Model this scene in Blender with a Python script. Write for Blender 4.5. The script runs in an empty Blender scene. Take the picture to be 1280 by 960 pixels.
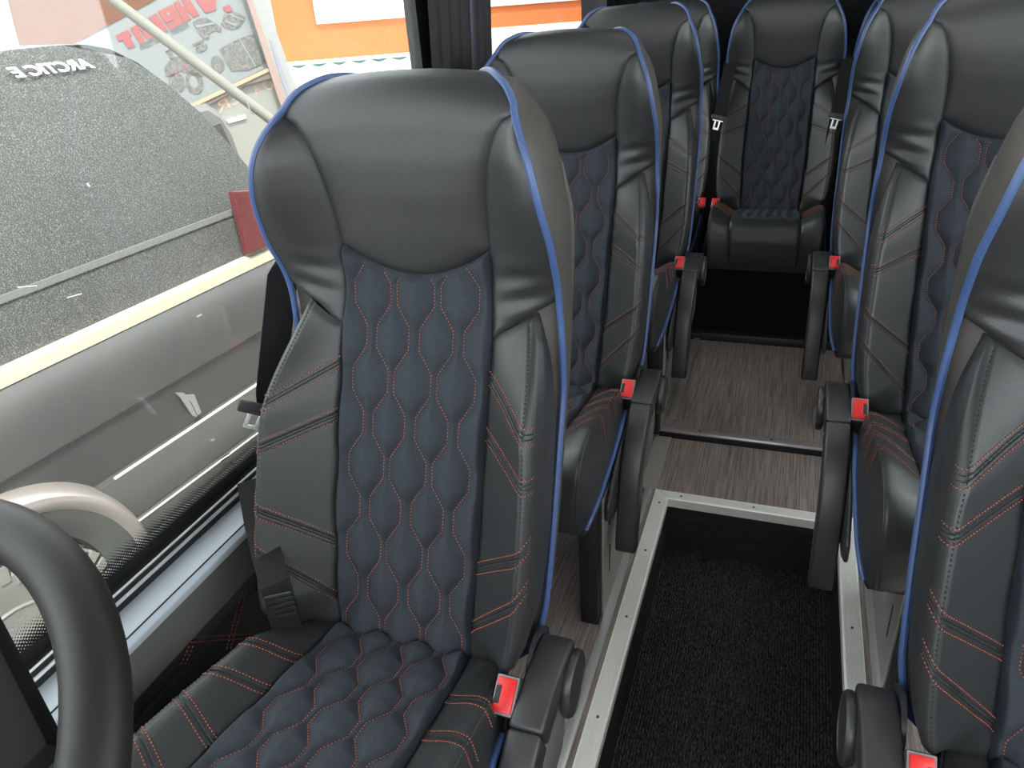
import bpy, bmesh, math, random
import numpy as np
from mathutils import Matrix, Vector
random.seed(7); rng = np.random.default_rng(7)
sc = bpy.context.scene
COL = sc.collection
PI = math.pi
def xi_profile(z): return 0.108 + 0.008*max(0.0, min(1.0, z/.2))

# ------------------------------------------------------------------ camera
FPX = 920.06
RC = np.array([[0.9398, 0.3351, -0.0667], [-0.103, 0.4639, 0.8799], [-0.3257, 0.8201, -0.4705]])
cam_d = bpy.data.cameras.new('camera'); cam = bpy.data.objects.new('camera', cam_d); COL.objects.link(cam)
cam_d.sensor_fit = 'HORIZONTAL'; cam_d.sensor_width = 36.0
cam_d.lens = FPX/1280*36.0; cam_d.clip_start = 0.02; cam_d.clip_end = 200
fw = RC[2]/np.linalg.norm(RC[2]); rt = RC[0]-fw*(RC[0]@fw); rt /= np.linalg.norm(rt); up = np.cross(rt, fw)
cam.matrix_world = Matrix(((rt[0], up[0], -fw[0], 0), (rt[1], up[1], -fw[1], 0), (rt[2], up[2], -fw[2], 1.26), (0, 0, 0, 1)))
sc.camera = cam
# ------------------------------------------------------------------ light
w = bpy.data.worlds.new('sky'); sc.world = w; w.use_nodes = True
bg = w.node_tree.nodes['Background']
bg.inputs[0].default_value = (0.95, 0.97, 1.0, 1); bg.inputs[1].default_value = 1.25
sun_d = bpy.data.lights.new('sun', 'SUN'); sun = bpy.data.objects.new('sun', sun_d); COL.objects.link(sun)
sun_d.energy = 2.4; sun_d.angle = math.radians(3); sun_d.color = (1, .95, .86)
SUN_DIR = Vector((-0.38, 0.28, -0.88))           # travelling direction
sun.rotation_euler = SUN_DIR.to_track_quat('-Z', 'Y').to_euler()
vs = sc.view_settings
vs.view_transform = 'Standard'; vs.look = 'None'; vs.gamma = 1; vs.use_curve_mapping = False
vs.exposure = 2.2

# ------------------------------------------------------------------ materials
def new_mat(name):
    m = bpy.data.materials.new(name); m.use_nodes = True
    return m, m.node_tree.nodes, m.node_tree.links, m.node_tree.nodes['Principled BSDF']
def mat(name, col, rough=.5, metal=0, bump=None, var=None, spec=.5, coord='Object'):
    """bump=(scale,strength,dist,kind), var=(scale,amount)"""
    m, N, L, p = new_mat(name)
    p.inputs['Base Color'].default_value = (*col, 1); p.inputs['Roughness'].default_value = rough
    p.inputs['Metallic'].default_value = metal; p.inputs['Specular IOR Level'].default_value = spec
    tc = N.new('ShaderNodeTexCoord')
    if var:
        t = N.new('ShaderNodeTexNoise'); t.inputs['Scale'].default_value = var[0]; t.inputs['Detail'].default_value = 4
        L.new(tc.outputs[coord], t.inputs['Vector'])
        r = N.new('ShaderNodeMix'); r.data_type = 'RGBA'
        r.inputs['A'].default_value = (*[c*(1-var[1]) for c in col], 1); r.inputs['B'].default_value = (*[min(1, c*(1+var[1])) for c in col], 1)
        L.new(t.outputs['Fac'], r.inputs['Factor']); L.new(r.outputs['Result'], p.inputs['Base Color'])
    if bump:
        if bump[3] == 'voronoi':
            t = N.new('ShaderNodeTexVoronoi'); t.inputs['Scale'].default_value = bump[0]; o = t.outputs['Distance']
        else:
            t = N.new('ShaderNodeTexNoise'); t.inputs['Scale'].default_value = bump[0]; t.inputs['Detail'].default_value = 3; o = t.outputs['Fac']
        L.new(tc.outputs[coord], t.inputs['Vector'])
        b = N.new('ShaderNodeBump'); b.inputs['Strength'].default_value = bump[1]; b.inputs['Distance'].default_value = bump[2]
        L.new(o, b.inputs['Height']); L.new(b.outputs['Normal'], p.inputs['Normal'])
    return m
def streak_mat(name, c1, c2, scale, rough=.5, bump=.2):
    m, N, L, p = new_mat(name)
    tc = N.new('ShaderNodeTexCoord'); mp = N.new('ShaderNodeMapping'); mp.inputs['Scale'].default_value = scale
    t = N.new('ShaderNodeTexNoise'); t.inputs['Scale'].default_value = 1; t.inputs['Detail'].default_value = 5; t.inputs['Roughness'].default_value = .7
    L.new(tc.outputs['Object'], mp.inputs['Vector']); L.new(mp.outputs['Vector'], t.inputs['Vector'])
    r = N.new('ShaderNodeValToRGB'); r.color_ramp.elements[0].position = .36; r.color_ramp.elements[1].position = .66
    r.color_ramp.elements[0].color = (*c1, 1); r.color_ramp.elements[1].color = (*c2, 1)
    L.new(t.outputs['Fac'], r.inputs['Fac']); L.new(r.outputs['Color'], p.inputs['Base Color'])
    b = N.new('ShaderNodeBump'); b.inputs['Strength'].default_value = bump; b.inputs['Distance'].default_value = .001
    L.new(t.outputs['Fac'], b.inputs['Height']); L.new(b.outputs['Normal'], p.inputs['Normal'])
    p.inputs['Roughness'].default_value = rough
    return m
def speckle_mat(name, c1, c2, scale, lo=.55, hi=.75, rough=.6, spec=.5):
    m, N, L, p = new_mat(name)
    tc = N.new('ShaderNodeTexCoord'); t = N.new('ShaderNodeTexNoise'); t.inputs['Scale'].default_value = scale; t.inputs['Detail'].default_value = 2
    L.new(tc.outputs['Object'], t.inputs['Vector'])
    r = N.new('ShaderNodeValToRGB'); r.color_ramp.elements[0].position = lo; r.color_ramp.elements[1].position = hi
    r.color_ramp.elements[0].color = (*c1, 1); r.color_ramp.elements[1].color = (*c2, 1)
    L.new(t.outputs['Fac'], r.inputs['Fac']); L.new(r.outputs['Color'], p.inputs['Base Color'])
    p.inputs['Roughness'].default_value = rough; p.inputs['Specular IOR Level'].default_value = spec
    return m
def glass_mat(name, dust, dustcol=(.8, .8, .78), gloss=.10):
    m = bpy.data.materials.new(name); m.use_nodes = True; N = m.node_tree.nodes; L = m.node_tree.links; N.clear()
    out = N.new('ShaderNodeOutputMaterial'); tr = N.new('ShaderNodeBsdfTransparent'); gl = N.new('ShaderNodeBsdfGlossy')
    gl.inputs['Roughness'].default_value = .01
    tr.inputs['Color'].default_value = (.93, .96, .95, 1)
    lw = N.new('ShaderNodeLayerWeight'); lw.inputs['Blend'].default_value = .5
    pw = N.new('ShaderNodeMath'); pw.operation = 'POWER'; pw.inputs[1].default_value = 5; L.new(lw.outputs['Facing'], pw.inputs[0])
    fr = N.new('ShaderNodeMath'); fr.operation = 'MULTIPLY_ADD'; fr.inputs[1].default_value = .9; fr.inputs[2].default_value = gloss*.6; L.new(pw.outputs[0], fr.inputs[0])
    m1 = N.new('ShaderNodeMixShader'); L.new(fr.outputs[0], m1.inputs[0]); L.new(tr.outputs[0], m1.inputs[1]); L.new(gl.outputs[0], m1.inputs[2])
    last = m1
    if dust > 0:
        df = N.new('ShaderNodeBsdfDiffuse'); df.inputs[0].default_value = (*dustcol, 1)
        tl = N.new('ShaderNodeBsdfTranslucent'); tl.inputs[0].default_value = (*dustcol, 1)
        md = N.new('ShaderNodeMixShader'); md.inputs[0].default_value = .6; L.new(df.outputs[0], md.inputs[1]); L.new(tl.outputs[0], md.inputs[2])
        tc = N.new('ShaderNodeTexCoord'); t = N.new('ShaderNodeTexNoise'); t.inputs['Scale'].default_value = 7; t.inputs['Detail'].default_value = 6
        L.new(tc.outputs['Object'], t.inputs['Vector'])
        mr = N.new('ShaderNodeMapRange'); mr.inputs['From Min'].default_value = .3; mr.inputs['From Max'].default_value = .7
        mr.inputs['To Min'].default_value = dust*.75; mr.inputs['To Max'].default_value = dust*1.25
        L.new(t.outputs['Fac'], mr.inputs['Value'])
        m2 = N.new('ShaderNodeMixShader'); L.new(mr.outputs['Result'], m2.inputs[0]); L.new(m1.outputs[0], m2.inputs[1]); L.new(md.outputs[0], m2.inputs[2])
        last = m2
    L.new(last.outputs[0], out.inputs[0])
    return m
def dot_mat(name, z0, z1, pitch):
    """black ceramic print that breaks up into dots between heights z0 and z1 (object space)"""
    m, N, L, p = new_mat(name)
    p.inputs['Base Color'].default_value = (.008, .008, .009, 1); p.inputs['Roughness'].default_value = .35
    tc = N.new('ShaderNodeTexCoord'); sp = N.new('ShaderNodeSeparateXYZ'); L.new(tc.outputs['Object'], sp.inputs[0])
    def mth(op, a, b=None):
        n = N.new('ShaderNodeMath'); n.operation = op
        for i, v in enumerate((a, b)):
            if v is None: continue
            if isinstance(v, (int, float)): n.inputs[i].default_value = v
            else: L.new(v, n.inputs[i])
        return n.outputs[0]
    k = 2*PI/pitch
    sy = mth('COSINE', mth('MULTIPLY', sp.outputs['Y'], k)); sz = mth('COSINE', mth('MULTIPLY', sp.outputs['Z'], k))
    s = mth('MULTIPLY', mth('ADD', mth('MULTIPLY', sy, sz), 1.0), .5)                  # checker of dots 0..1
    g = mth('DIVIDE', mth('SUBTRACT', sp.outputs['Z'], z0), z1-z0)                      # 0 at the solid band, 1 at the end
    on = mth('GREATER_THAN', s, g)
    tr = N.new('ShaderNodeBsdfTransparent'); mx = N.new('ShaderNodeMixShader')
    L.new(on, mx.inputs[0]); L.new(tr.outputs[0], mx.inputs[1]); L.new(p.outputs[0], mx.inputs[2])
    L.new(mx.outputs[0], N['Material Output'].inputs[0])
    return m

M = {}
M['leather'] = mat('black_leather', (.020, .021, .022), .44, bump=(480, .32, .0012, 'noise'), spec=.5)
M['fabric'] = mat('charcoal_fabric', (.026, .031, .039), .85, bump=(620, .5, .0012, 'noise'), var=(520, .6), spec=.25)
M['piping'] = mat('blue_piping', (.038, .075, .19), .45)
M['thread'] = mat('orange_thread', (.34, .085, .045), .7)
M['dark_thread'] = mat('black_thread', (.008, .008, .009), .6)
M['shell'] = mat('grey_shell', (.075, .072, .066), .5)
M['side_vinyl'] = mat('grey_brown_vinyl', (.050, .0455, .041), .5, bump=(480, .3, .0012, 'noise'), spec=.45)
M['plastic'] = mat('black_plastic', (.022, .022, .024), .42, bump=(500, .12, .0008, 'noise'))
M['plastic_grey'] = mat('grey_plastic', (.13, .125, .115), .55)
M['red'] = mat('red_button', (.50, .010, .010), .38)
M['rim'] = mat('buckle_rim', (.16, .16, .16), .4)
M['steel'] = mat('painted_steel', (.36, .35, .33), .38, .55)
M['chrome'] = mat('chrome', (.88, .88, .88), .28, .7)
M['alu'] = mat('aluminium', (.90, .89, .85), .4, .2)
M['alu_dark'] = mat('dark_aluminium', (.42, .40, .40), .35, .5)
M['screw'] = mat('screw', (.12, .12, .12), .5, .6)
M['black'] = mat('black_trim', (.006, .006, .007), .6)
M['floor'] = streak_mat('wood_vinyl', (.105, .085, .078), (.37, .315, .29), (260, 5, 5), .48)
M['floor_grey'] = mat('grey_floor', (.30, .29, .275), .45)
M['carpet_black'] = mat('black_carpet', (.010, .010, .011), .95, bump=(300, .6, .002, 'noise'), spec=.1)
M['riser'] = streak_mat('dark_riser', (.010, .009, .009), (.028, .025, .024), (10, 10, 120), .6)
M['wall_grey'] = mat('grey_wall_panel', (.085, .084, .078), .5, bump=(260, .1, .001, 'noise'))
M['sill'] = mat('sky_tinted_sill', (.36, .40, .44), .45, bump=(260, .1, .001, 'noise'))  # reflected sky light is put into this pale blue
M['ceiling'] = mat('pale_headliner', (.34, .335, .325), .9)
M['webbing'] = mat('belt_webbing', (.008, .008, .0085), .85, bump=(900, .4, .001, 'noise'), spec=.18)
M['hub'] = mat('hub_plastic', (.007, .007, .007), .85, spec=.15)
M['rubber'] = mat('steering_rubber', (.009, .0085, .0075), .5, spec=.35, bump=(300, .1, .001, 'noise'))
M['curtain'] = mat('black_curtain', (.010, .008, .010), .75)
M['curtain_edge'] = mat('blue_black_edge', (.035, .04, .052), .6)
M['glass'] = glass_mat('clear_glass', 0)
M['dusty'] = glass_mat('dusty_glass', .022, (.75, .74, .70))
m = bpy.data.materials.new('milky_fill_pane'); m.use_nodes = True; N = m.node_tree.nodes; L = m.node_tree.links
tl = N.new('ShaderNodeBsdfTranslucent'); tl.inputs[0].default_value = (.45, .45, .44, 1); L.new(tl.outputs[0], N['Material Output'].inputs[0]); N.remove(N['Principled BSDF']); M['fill_pane'] = m
# carpet with ribs along the aisle
m, N, L, p = new_mat('ribbed_carpet')
tc = N.new('ShaderNodeTexCoord'); mp = N.new('ShaderNodeMapping'); mp.inputs['Scale'].default_value = (800, 110, 150)
t = N.new('ShaderNodeTexNoise'); t.inputs['Scale'].default_value = 1; t.inputs['Detail'].default_value = 2
L.new(tc.outputs['Object'], mp.inputs['Vector']); L.new(mp.outputs['Vector'], t.inputs['Vector'])
r = N.new('ShaderNodeValToRGB'); r.color_ramp.elements[0].position = .42; r.color_ramp.elements[1].position = .85
r.color_ramp.elements[0].color = (.006, .006, .006, 1); r.color_ramp.elements[1].color = (.15, .143, .132, 1)
L.new(t.outputs['Fac'], r.inputs['Fac']); L.new(r.outputs['Color'], p.inputs['Base Color'])
b = N.new('ShaderNodeBump'); b.inputs['Strength'].default_value = .7; b.inputs['Distance'].default_value = .003
L.new(t.outputs['Fac'], b.inputs['Height']); L.new(b.outputs['Normal'], p.inputs['Normal']); p.inputs['Roughness'].default_value = .95
p.inputs['Specular IOR Level'].default_value = .1
M['carpet'] = m

# ------------------------------------------------------------------ mesh helpers
def mesh(name, V, F, material, smooth=True):
    me = bpy.data.meshes.new(name)
    me.from_pydata([tuple(map(float, v)) for v in V], [], [tuple(map(int, f)) for f in F]); me.update()
    me.materials.append(material)
    if smooth: me.polygons.foreach_set('use_smooth', [True]*len(me.polygons))
    return me
def link(name, me, parent=None, loc=None, rot=None):
    o = bpy.data.objects.new(name, me); COL.objects.link(o)
    if parent: o.parent = parent
    if loc is not None: o.location = loc
    if rot is not None: o.rotation_euler = rot
    return o
def tag(o, label=None, cat=None, group=None, kind=None):
    for k, v in (('label', label), ('category', cat), ('group', group), ('kind', kind)):
        if v: o[k] = v
    return o
def empty(name, loc, label, cat, group=None, rz=0):
    o = bpy.data.objects.new(name, None); COL.objects.link(o); o.location = loc; o.rotation_euler = (0, 0, rz)
    o.empty_display_size = .1
    return tag(o, label, cat, group)
class MB:
    def __init__(s): s.V = []; s.F = []
    def add(s, V, F):
        n = len(s.V); s.V += [tuple(v) for v in V]; s.F += [tuple(i+n for i in f) for f in F]; return s
    def box(s, x0, x1, y0, y1, z0, z1):
        V = [(x, y, z) for x in (x0, x1) for y in (y0, y1) for z in (z0, z1)]
        return s.add(V, [(0, 1, 3, 2), (4, 6, 7, 5), (0, 4, 5, 1), (2, 3, 7, 6), (0, 2, 6, 4), (1, 5, 7, 3)])
    def tube(s, pts, r, n=8, cap=True, flat=None):
        pts = [Vector(p) for p in pts]; V = []; F = []; m_ = len(pts)
        prev = None
        for i, p in enumerate(pts):
            t = (pts[min(i+1, m_-1)]-pts[max(i-1, 0)]).normalized()
            if prev is None:
                a = Vector((0, 0, 1)) if abs(t.z) < .9 else Vector((1, 0, 0)); u = t.cross(a).normalized()
            else:
                u = (prev-t*prev.dot(t)).normalized()
            prev = u; v = t.cross(u)
            rr = r[i] if isinstance(r, (list, tuple)) else r
            for k in range(n):
                a = 2*PI*k/n; V.append(p+u*math.cos(a)*rr+v*math.sin(a)*rr)
        for i in range(m_-1):
            for k in range(n): F.append((i*n+k, i*n+(k+1) % n, (i+1)*n+(k+1) % n, (i+1)*n+k))
        if cap: F.append(tuple(range(n-1, -1, -1))); F.append(tuple((m_-1)*n+k for k in range(n)))
        return s.add(V, F)
    def prism(s, poly, axis, a, b):
        """poly: 2D points in the plane perpendicular to axis (order y,z / x,z / x,y), extruded from a to b"""
        def P(q, h): return {'x': (h, q[0], q[1]), 'y': (q[0], h, q[1]), 'z': (q[0], q[1], h)}[axis]
        n = len(poly); V = [P(q, a) for q in poly]+[P(q, b) for q in poly]
        F = [tuple(range(n-1, -1, -1)), tuple(range(n, 2*n))]+[(i, (i+1) % n, n+(i+1) % n, n+i) for i in range(n)]
        return s.add(V, F)
    def lathe(s, prof, origin=(0, 0, 0), axis='x', n=32):
        V = []; F = []; m_ = len(prof)
        for r_, h in prof:
            for k in range(n):
                a = 2*PI*k/n; c, d = r_*math.cos(a), r_*math.sin(a)
                q = {'x': (h, c, d), 'y': (c, h, d), 'z': (c, d, h)}[axis]
                V.append(tuple(q[i]+origin[i] for i in range(3)))
        for i in range(m_-1):
            for k in range(n): F.append((i*n+k, i*n+(k+1) % n, (i+1)*n+(k+1) % n, (i+1)*n+k))
        F.append(tuple(range(n-1, -1, -1))); F.append(tuple((m_-1)*n+k for k in range(n)))
        return s.add(V, F)
    def mesh(s, name, material, smooth=True, bevel=0, seg=2, autosmooth=None):
        me = mesh(name, s.V, s.F, material, smooth)
        bm = bmesh.new(); bm.from_mesh(me)
        bmesh.ops.recalc_face_normals(bm, faces=bm.faces[:])
        if bevel:
            ed = [e for e in bm.edges if len(e.link_faces) == 2 and e.calc_face_angle(0) > .6]
            bmesh.ops.bevel(bm, geom=ed, offset=bevel, segments=seg, affect='EDGES', profile=.5, clamp_overlap=True)
        bm.to_mesh(me); bm.free()
        if smooth:
            me.polygons.foreach_set('use_smooth', [True]*len(me.polygons))
            me.set_sharp_from_angle(angle=math.radians(autosmooth or 40))
        return me
def mirrored(me, name):
    m2 = me.copy(); m2.name = name
    n = len(m2.vertices); co = np.empty(n*3); m2.vertices.foreach_get('co', co); co = co.reshape(-1, 3); co[:, 0] *= -1
    m2.vertices.foreach_set('co', co.ravel()); m2.flip_normals(); m2.update()
    return m2
def grid(T, V, fn):
    """T, V 1-D parameter arrays; fn(Tgrid, Vgrid) -> x, y, z arrays"""
    tt, vv = np.meshgrid(T, V); x, y, z = fn(tt, vv)
    P = np.stack([x.ravel(), y.ravel(), z.ravel()], 1); nt, nv = len(T), len(V)
    F = [(j*nt+i, j*nt+i+1, (j+1)*nt+i+1, (j+1)*nt+i) for j in range(nv-1) for i in range(nt-1)]
    return P, F
def herm(xs, ys):
    """smooth monotone-ish interpolation"""
    xs = np.array(xs, float); ys = np.array(ys, float); d = np.diff(ys)/np.diff(xs); m_ = np.zeros_like(xs)
    m_[0], m_[-1] = d[0], d[-1]
    for i in range(1, len(xs)-1):
        m_[i] = 0 if d[i-1]*d[i] <= 0 else 2*d[i-1]*d[i]/(d[i-1]+d[i])
    def f(x):
        x = np.asarray(x, float); i = np.clip(np.searchsorted(xs, x)-1, 0, len(xs)-2); h = xs[i+1]-xs[i]
        t = np.clip((x-xs[i])/h, -.5, 1.5); t2, t3 = t*t, t*t*t
        return (2*t3-3*t2+1)*ys[i]+(t3-2*t2+t)*h*m_[i]+(-2*t3+3*t2)*ys[i+1]+(t3-t2)*h*m_[i+1]
    return f
def sstep(a, b, x):
    t = np.clip((x-a)/(b-a), 0, 1); return t*t*(3-2*t)

# ------------------------------------------------------------------ the coach seat
# local frame: x across, y towards the rear, z up from the crease between cushion and back
HY = herm([-.06, 0, .041, .127, .245, .31, .381, .428, .47, .52, .58, .63, .67, .70, .73, .755, .78, .81, .84, .87],
          [.020, .0, .012, .042, .088, .115, .145, .164, .180, .190, .186, .180, .1765, .177, .183, .194, .211, .236, .264, .291])
HZ = herm([-.06, .62, .67, .70, .73, .755, .78, .81, .84, .87], [-.06, .62, .6695, .6985, .726, .745, .757, .762, .757, .742])
WD = herm([-.05, -.03, .012, .07, .2, .33, .41, .48, .55, .6, .64, .68, .71, .735, .755, .78, .82, .87], [.17, .185, .195, .205, .208, .208, .208, .206, .207, .202, .195, .185, .174, .162, .157, .151, .138, .118])
YE = herm([-.05, .05, .33, .42, .48, .55, .62, .68, .73, .755, .87], [.045, .05, .05, .022, .0, -.030, -.043, -.033, -.010, .006, .006])  # piping relative to HY
XI = herm([-.05, 0, .2, .428, .52, .56, .60, .65, .69, .715, .735, .755, .80, .87], [.108, .108, .115, .115, .112, .112, .114, .121, .132, .143, .160, .153, .122, .070])
XO = herm([-.02, 0, .025, .06, .1, .19, .3, .37, .42, .465, .5], [.13, .16, .184, .197, .205, .210, .208, .199, .187, .172, .16])
def corner(x, h): return -.013*(np.abs(x)/.15)**2.2*sstep(.64, .76, h)
def dsum(d, wd): return np.exp(-(d/wd)**2)
WAVE_B = np.array([-.086, -.049, -.0187, .0187, .049, .086]); WAVE_S = np.array([-1, 1, -1, 1, -1, 1]); WAVE_A = .0103; WAVE_P = .1165
def wave(k, h, h0):
    c = np.arcsin(.97*np.cos(2*PI*(h-h0)/WAVE_P))/np.arcsin(.97)
    u = 1.75*c; u = np.where(np.abs(u) > .88, np.sign(u)*(.88+.12*np.tanh((np.abs(u)-.88)/.12)), u); return WAVE_B[k]+WAVE_A*WAVE_S[k]*u
def wave_dist(x, h, h0):
    d = np.full(np.shape(x), 1.0)
    for k in range(6): d = np.minimum(d, np.abs(x-wave(k, h, h0))*.85)
    return d
def puff(d, depth=.0150, wd=.0125): return depth*(1-np.exp(-(np.abs(d)/wd)**1.3))
def arc_h(x): return .504+.040*(np.clip(np.abs(x)/.112, 0, 1.1))**2
# chevron lines on the back bolsters: (inner h, outer h)
CHEV = [(.381, .347), (.310, .292), (.127, .220), (.041, .166)]
def chev_dist(t, h):
    d = np.full(np.shape(t), 1.0)
    for a, b in CHEV: d = np.minimum(d, np.abs(h-(a+(b-a)*np.clip(t, 0, 1))))
    return d
def groove3(d): return -.0028*dsum(d, .0022)+.0016*dsum(d-.0045, .003)-.0012*dsum(d-.008, .0016)
def centre_y(x, h):
    return HY(h)
def bolster_P(t, h):
    """t 0 at the inner seam .. 1 at the pad edge .. 1.35 tucked in at the side"""
    xi, xo = XI(h), XO(h)
    amp = .088*sstep(-.012, .07, h)*(1-sstep(.33, .475, h))
    tt = np.clip(t, 0, 1)
    f = np.where(tt < .90, (tt/.90)**1.06, 1.0)*(1-.20*(np.maximum(tt-.80, 0)/.20)**2.2)
    x = xi+(xo-xi)*np.where(tt < .9, tt, tt) + .004*np.clip((t-1)/.15, 0, 1) - .004*np.clip((t-1.15)/.2, 0, 1)
    y = HY(h)-amp*f
    y = y+np.clip((t-1)/.35, 0, 1)*(amp*.78+.03)
    return x, y
def wing_P(t, h):
    xi, w_ = XI(h), WD(h)
    x = xi+(w_-xi)*t; off = YE(h)
    y = HY(h)+off*sstep(0, 1, t)-.007*np.sin(PI*np.clip(t, 0, 1))*sstep(.735, .66, h)
    wr = .0026*np.sin((h-.25*t*.1)*190)*sstep(.56, .49, h)*sstep(.43, .47, h)*np.sin(PI*t)
    return x, y+wr, HZ(h)+corner(x, h)

def stitches(polys, name, material, step=.0048, ln=.0019, r=.00105):
    V = []; F = []
    for P in polys:
        P = np.asarray(P, float); seg = np.linalg.norm(np.diff(P, axis=0), axis=1); s = np.concatenate([[0], np.cumsum(seg)])
        k = int(s[-1]/step)
        if k < 1: continue
        q = (np.arange(k)+.5)*s[-1]/k
        C = np.stack([np.interp(q, s, P[:, i]) for i in range(3)], 1)
        A = np.stack([np.interp(q-ln, s, P[:, i]) for i in range(3)], 1); B = np.stack([np.interp(q+ln, s, P[:, i]) for i in range(3)], 1)
        T = B-A; T /= np.linalg.norm(T, axis=1)[:, None]+1e-9
        ref = np.array([.3, .9, .31]); U = np.cross(T, ref); U /= np.linalg.norm(U, axis=1)[:, None]+1e-9; W = np.cross(T, U)
        for j in range(k):
            n = len(V); V += [A[j], B[j], C[j]+U[j]*r, C[j]+W[j]*r, C[j]-U[j]*r, C[j]-W[j]*r]
            F += [(n, n+2, n+3), (n, n+3, n+4), (n, n+4, n+5), (n, n+5, n+2), (n+1, n+3, n+2), (n+1, n+4, n+3), (n+1, n+5, n+4), (n+1, n+2, n+5)]
    return mesh(name, V, F, material, True)

H0 = .477
def quilt_z(x, h): return np.where(h > .7, HZ(h), h)
SM = {}     # shared seat meshes
def build_seat_meshes():
    # centre quilt of the back
    T = np.linspace(-1, 1, 97); Vv = np.linspace(0, 1, 190)
    def fn(t, v):
        h0 = -.018; x0 = .112*t; h1 = arc_h(x0); h = h0+(h1-h0)*v; x = XI(h)*t
        edge = np.minimum((1-np.abs(t))*.112, np.minimum((h1-h), .05))
        y = HY(h)-puff(wave_dist(x, h, H0))*sstep(0, .006, edge)+.005*dsum(edge, .004)
        return x, y, h
    SM['centre_panel'] = mesh('centre_panel', *grid(T, Vv, fn), M['fabric'])
    # headrest panel
    T = np.linspace(-1, 1, 49); Vv = np.linspace(0, 1, 60)
    def fn(t, v):
        x0 = .112*t; h0 = arc_h(x0); h = h0+(.855-h0)*v; x = XI(h)*t
        edge = np.minimum((1-np.abs(t))*.115+np.maximum(h-.735, 0)*2, (h-h0))
        y = HY(h)-.007*(1-np.exp(-edge/.02))*(1-sstep(.60, .715, h))+.003*dsum(edge, .004)*(1-sstep(.715, .735, h))
        return x, y, HZ(h)+corner(x, h)
    SM['headrest_panel'] = mesh('headrest_panel', *grid(T, Vv, fn), M['leather'])
    # headrest wings
    T = np.linspace(0, 1, 26); Vv = np.linspace(0, 1, 60)
    def fn(t, v):
        hd = .428+.055*t; h = hd+(.7365-hd)*v; x, y, z = wing_P(t, h)
        edge = np.minimum(t*(WD(h)-XI(h)), (h-hd)); y = y-.0025*(1-np.exp(-edge/.006))+.003*dsum(edge, .0035)
        return x, y, z
    me = mesh('headrest_wing', *grid(T, Vv, fn), M['leather']); SM['wing_r'] = me; SM['wing_l'] = mirrored(me, 'headrest_wing')
    # back bolsters
    T = np.concatenate([np.linspace(0, 1, 40), np.linspace(1.04, 1.35, 9)]); Vv = np.linspace(0, 1, 150)
    def fn(t, v):
        h1 = .428+.050*np.clip(t, 0, 1)*.62+.002; h = -.018+(h1+.018)*v; x, y = bolster_P(t, h)
        ed = np.abs(t-.88)*.092; edge = np.minimum(t*.09, h1-h)
        g = groove3(chev_dist(t, h))*sstep(1.02, .74, t)
        y = y-g*1.2+.0016*dsum(ed, .0022)+.005*dsum(edge, .004)
        return x, y, h
    me = mesh('back_bolster', *grid(T, Vv, fn), M['leather']); SM['bol_r'] = me; SM['bol_l'] = mirrored(me, 'back_bolster')
    # backrest body: rings
    hs = np.concatenate([np.linspace(-.045, .70, 40), np.linspace(.712, .815, 10)]); R = []
    for h in hs:
        w_ = float(WD(h)); yf = float(HY(h)+YE(h)); yc = float(HY(h))+.018; z = float(HZ(h))
        yb = float(HY(min(h, .5)))+.125 if h <= .6 else .308+.006*min(1, (h-.6)/.2)
        k = sstep(.69, .80, h); w_ -= .004*k; yf += .006*k
        ring = [(min(float(XI(h))-.004, w_*.9), max(yc-.003, yf+.004) if h > .69 else yc-.003), (w_*.985, yf+.006), (w_, yf+.012), (w_*1.0, yf+(yb-yf)*.35), (w_*.985, yf+(yb-yf)*.65), (w_*.93, yb-.012), (w_*.80, yb), (w_*.4, yb+.004)]
        zc = lambda x, y: z+float(corner(x, h))-.0035*k-.022*k*max(0, (y-.25)/.06)
        full = [(x, y, zc(x, y)) for x, y in ring]+[(-x, y, zc(x, y)) for x, y in reversed(ring)]
        R.append(full)
    n = len(R[0]); V = [p_ for r_ in R for p_ in r_]
    F = [(j*n+i, j*n+(i+1) % n, (j+1)*n+(i+1) % n, (j+1)*n+i) for j in range(len(R)-1) for i in range(n)]
    F += [tuple(range(n-1, -1, -1)), tuple((len(R)-1)*n+i for i in range(n))]
    mb = MB().add(V, F); SM['body'] = mb.mesh('backrest_body', M['side_vinyl'], autosmooth=70)
    # moulded back cover
    R = []
    for h in np.linspace(.0, .66, 24):
        e = min(1, (h+.01)/.06)*min(1, (.675-h)/.05)**.5; w_ = float(WD(h))*.93*(.86+.14*e); yb = float(HY(min(h, .5)))+.125 if h <= .6 else .305
        R.append([(-w_, yb-.03, h), (-w_, yb+.004*e, h), (-w_*.85, yb+.022*e, h), (0, yb+.03*e, h), (w_*.85, yb+.022*e, h), (w_, yb+.004*e, h), (w_, yb-.03, h)])
    n = len(R[0]); V = [p_ for r_ in R for p_ in r_]
    F = [(j*n+i, j*n+i+1, (j+1)*n+i+1, (j+1)*n+i) for j in range(len(R)-1) for i in range(n-1)]
    SM['cover'] = MB().add(V, F).mesh('back_cover', M['shell'])
    # blue piping of the back
    hh = np.concatenate([np.linspace(.0, .735, 60), np.linspace(.743, .86, 18)])
    ew = lambda h: float(WD(h))+.0015 if h <= .735 else float(XI(h))+.002
    pr_ = [(ew(h), float(HY(h)+YE(h)*(1-sstep(.735, .75, h)))-.001, float(HZ(h)+corner(ew(h), h))+.001) for h in hh]
    top = [(x, .288+.008*(1-abs(x)/.07), .738+.008*(abs(x)/.07-1)) for x in np.linspace(.06, -.06, 9)]
    bot = [(.135, .012, -.03), (.165, .03, -.022), (.185, .042, -.010)]
    path = [(-x, y, z) for x, y, z in bot]+[(-x, y, z) for x, y, z in pr_]
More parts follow.
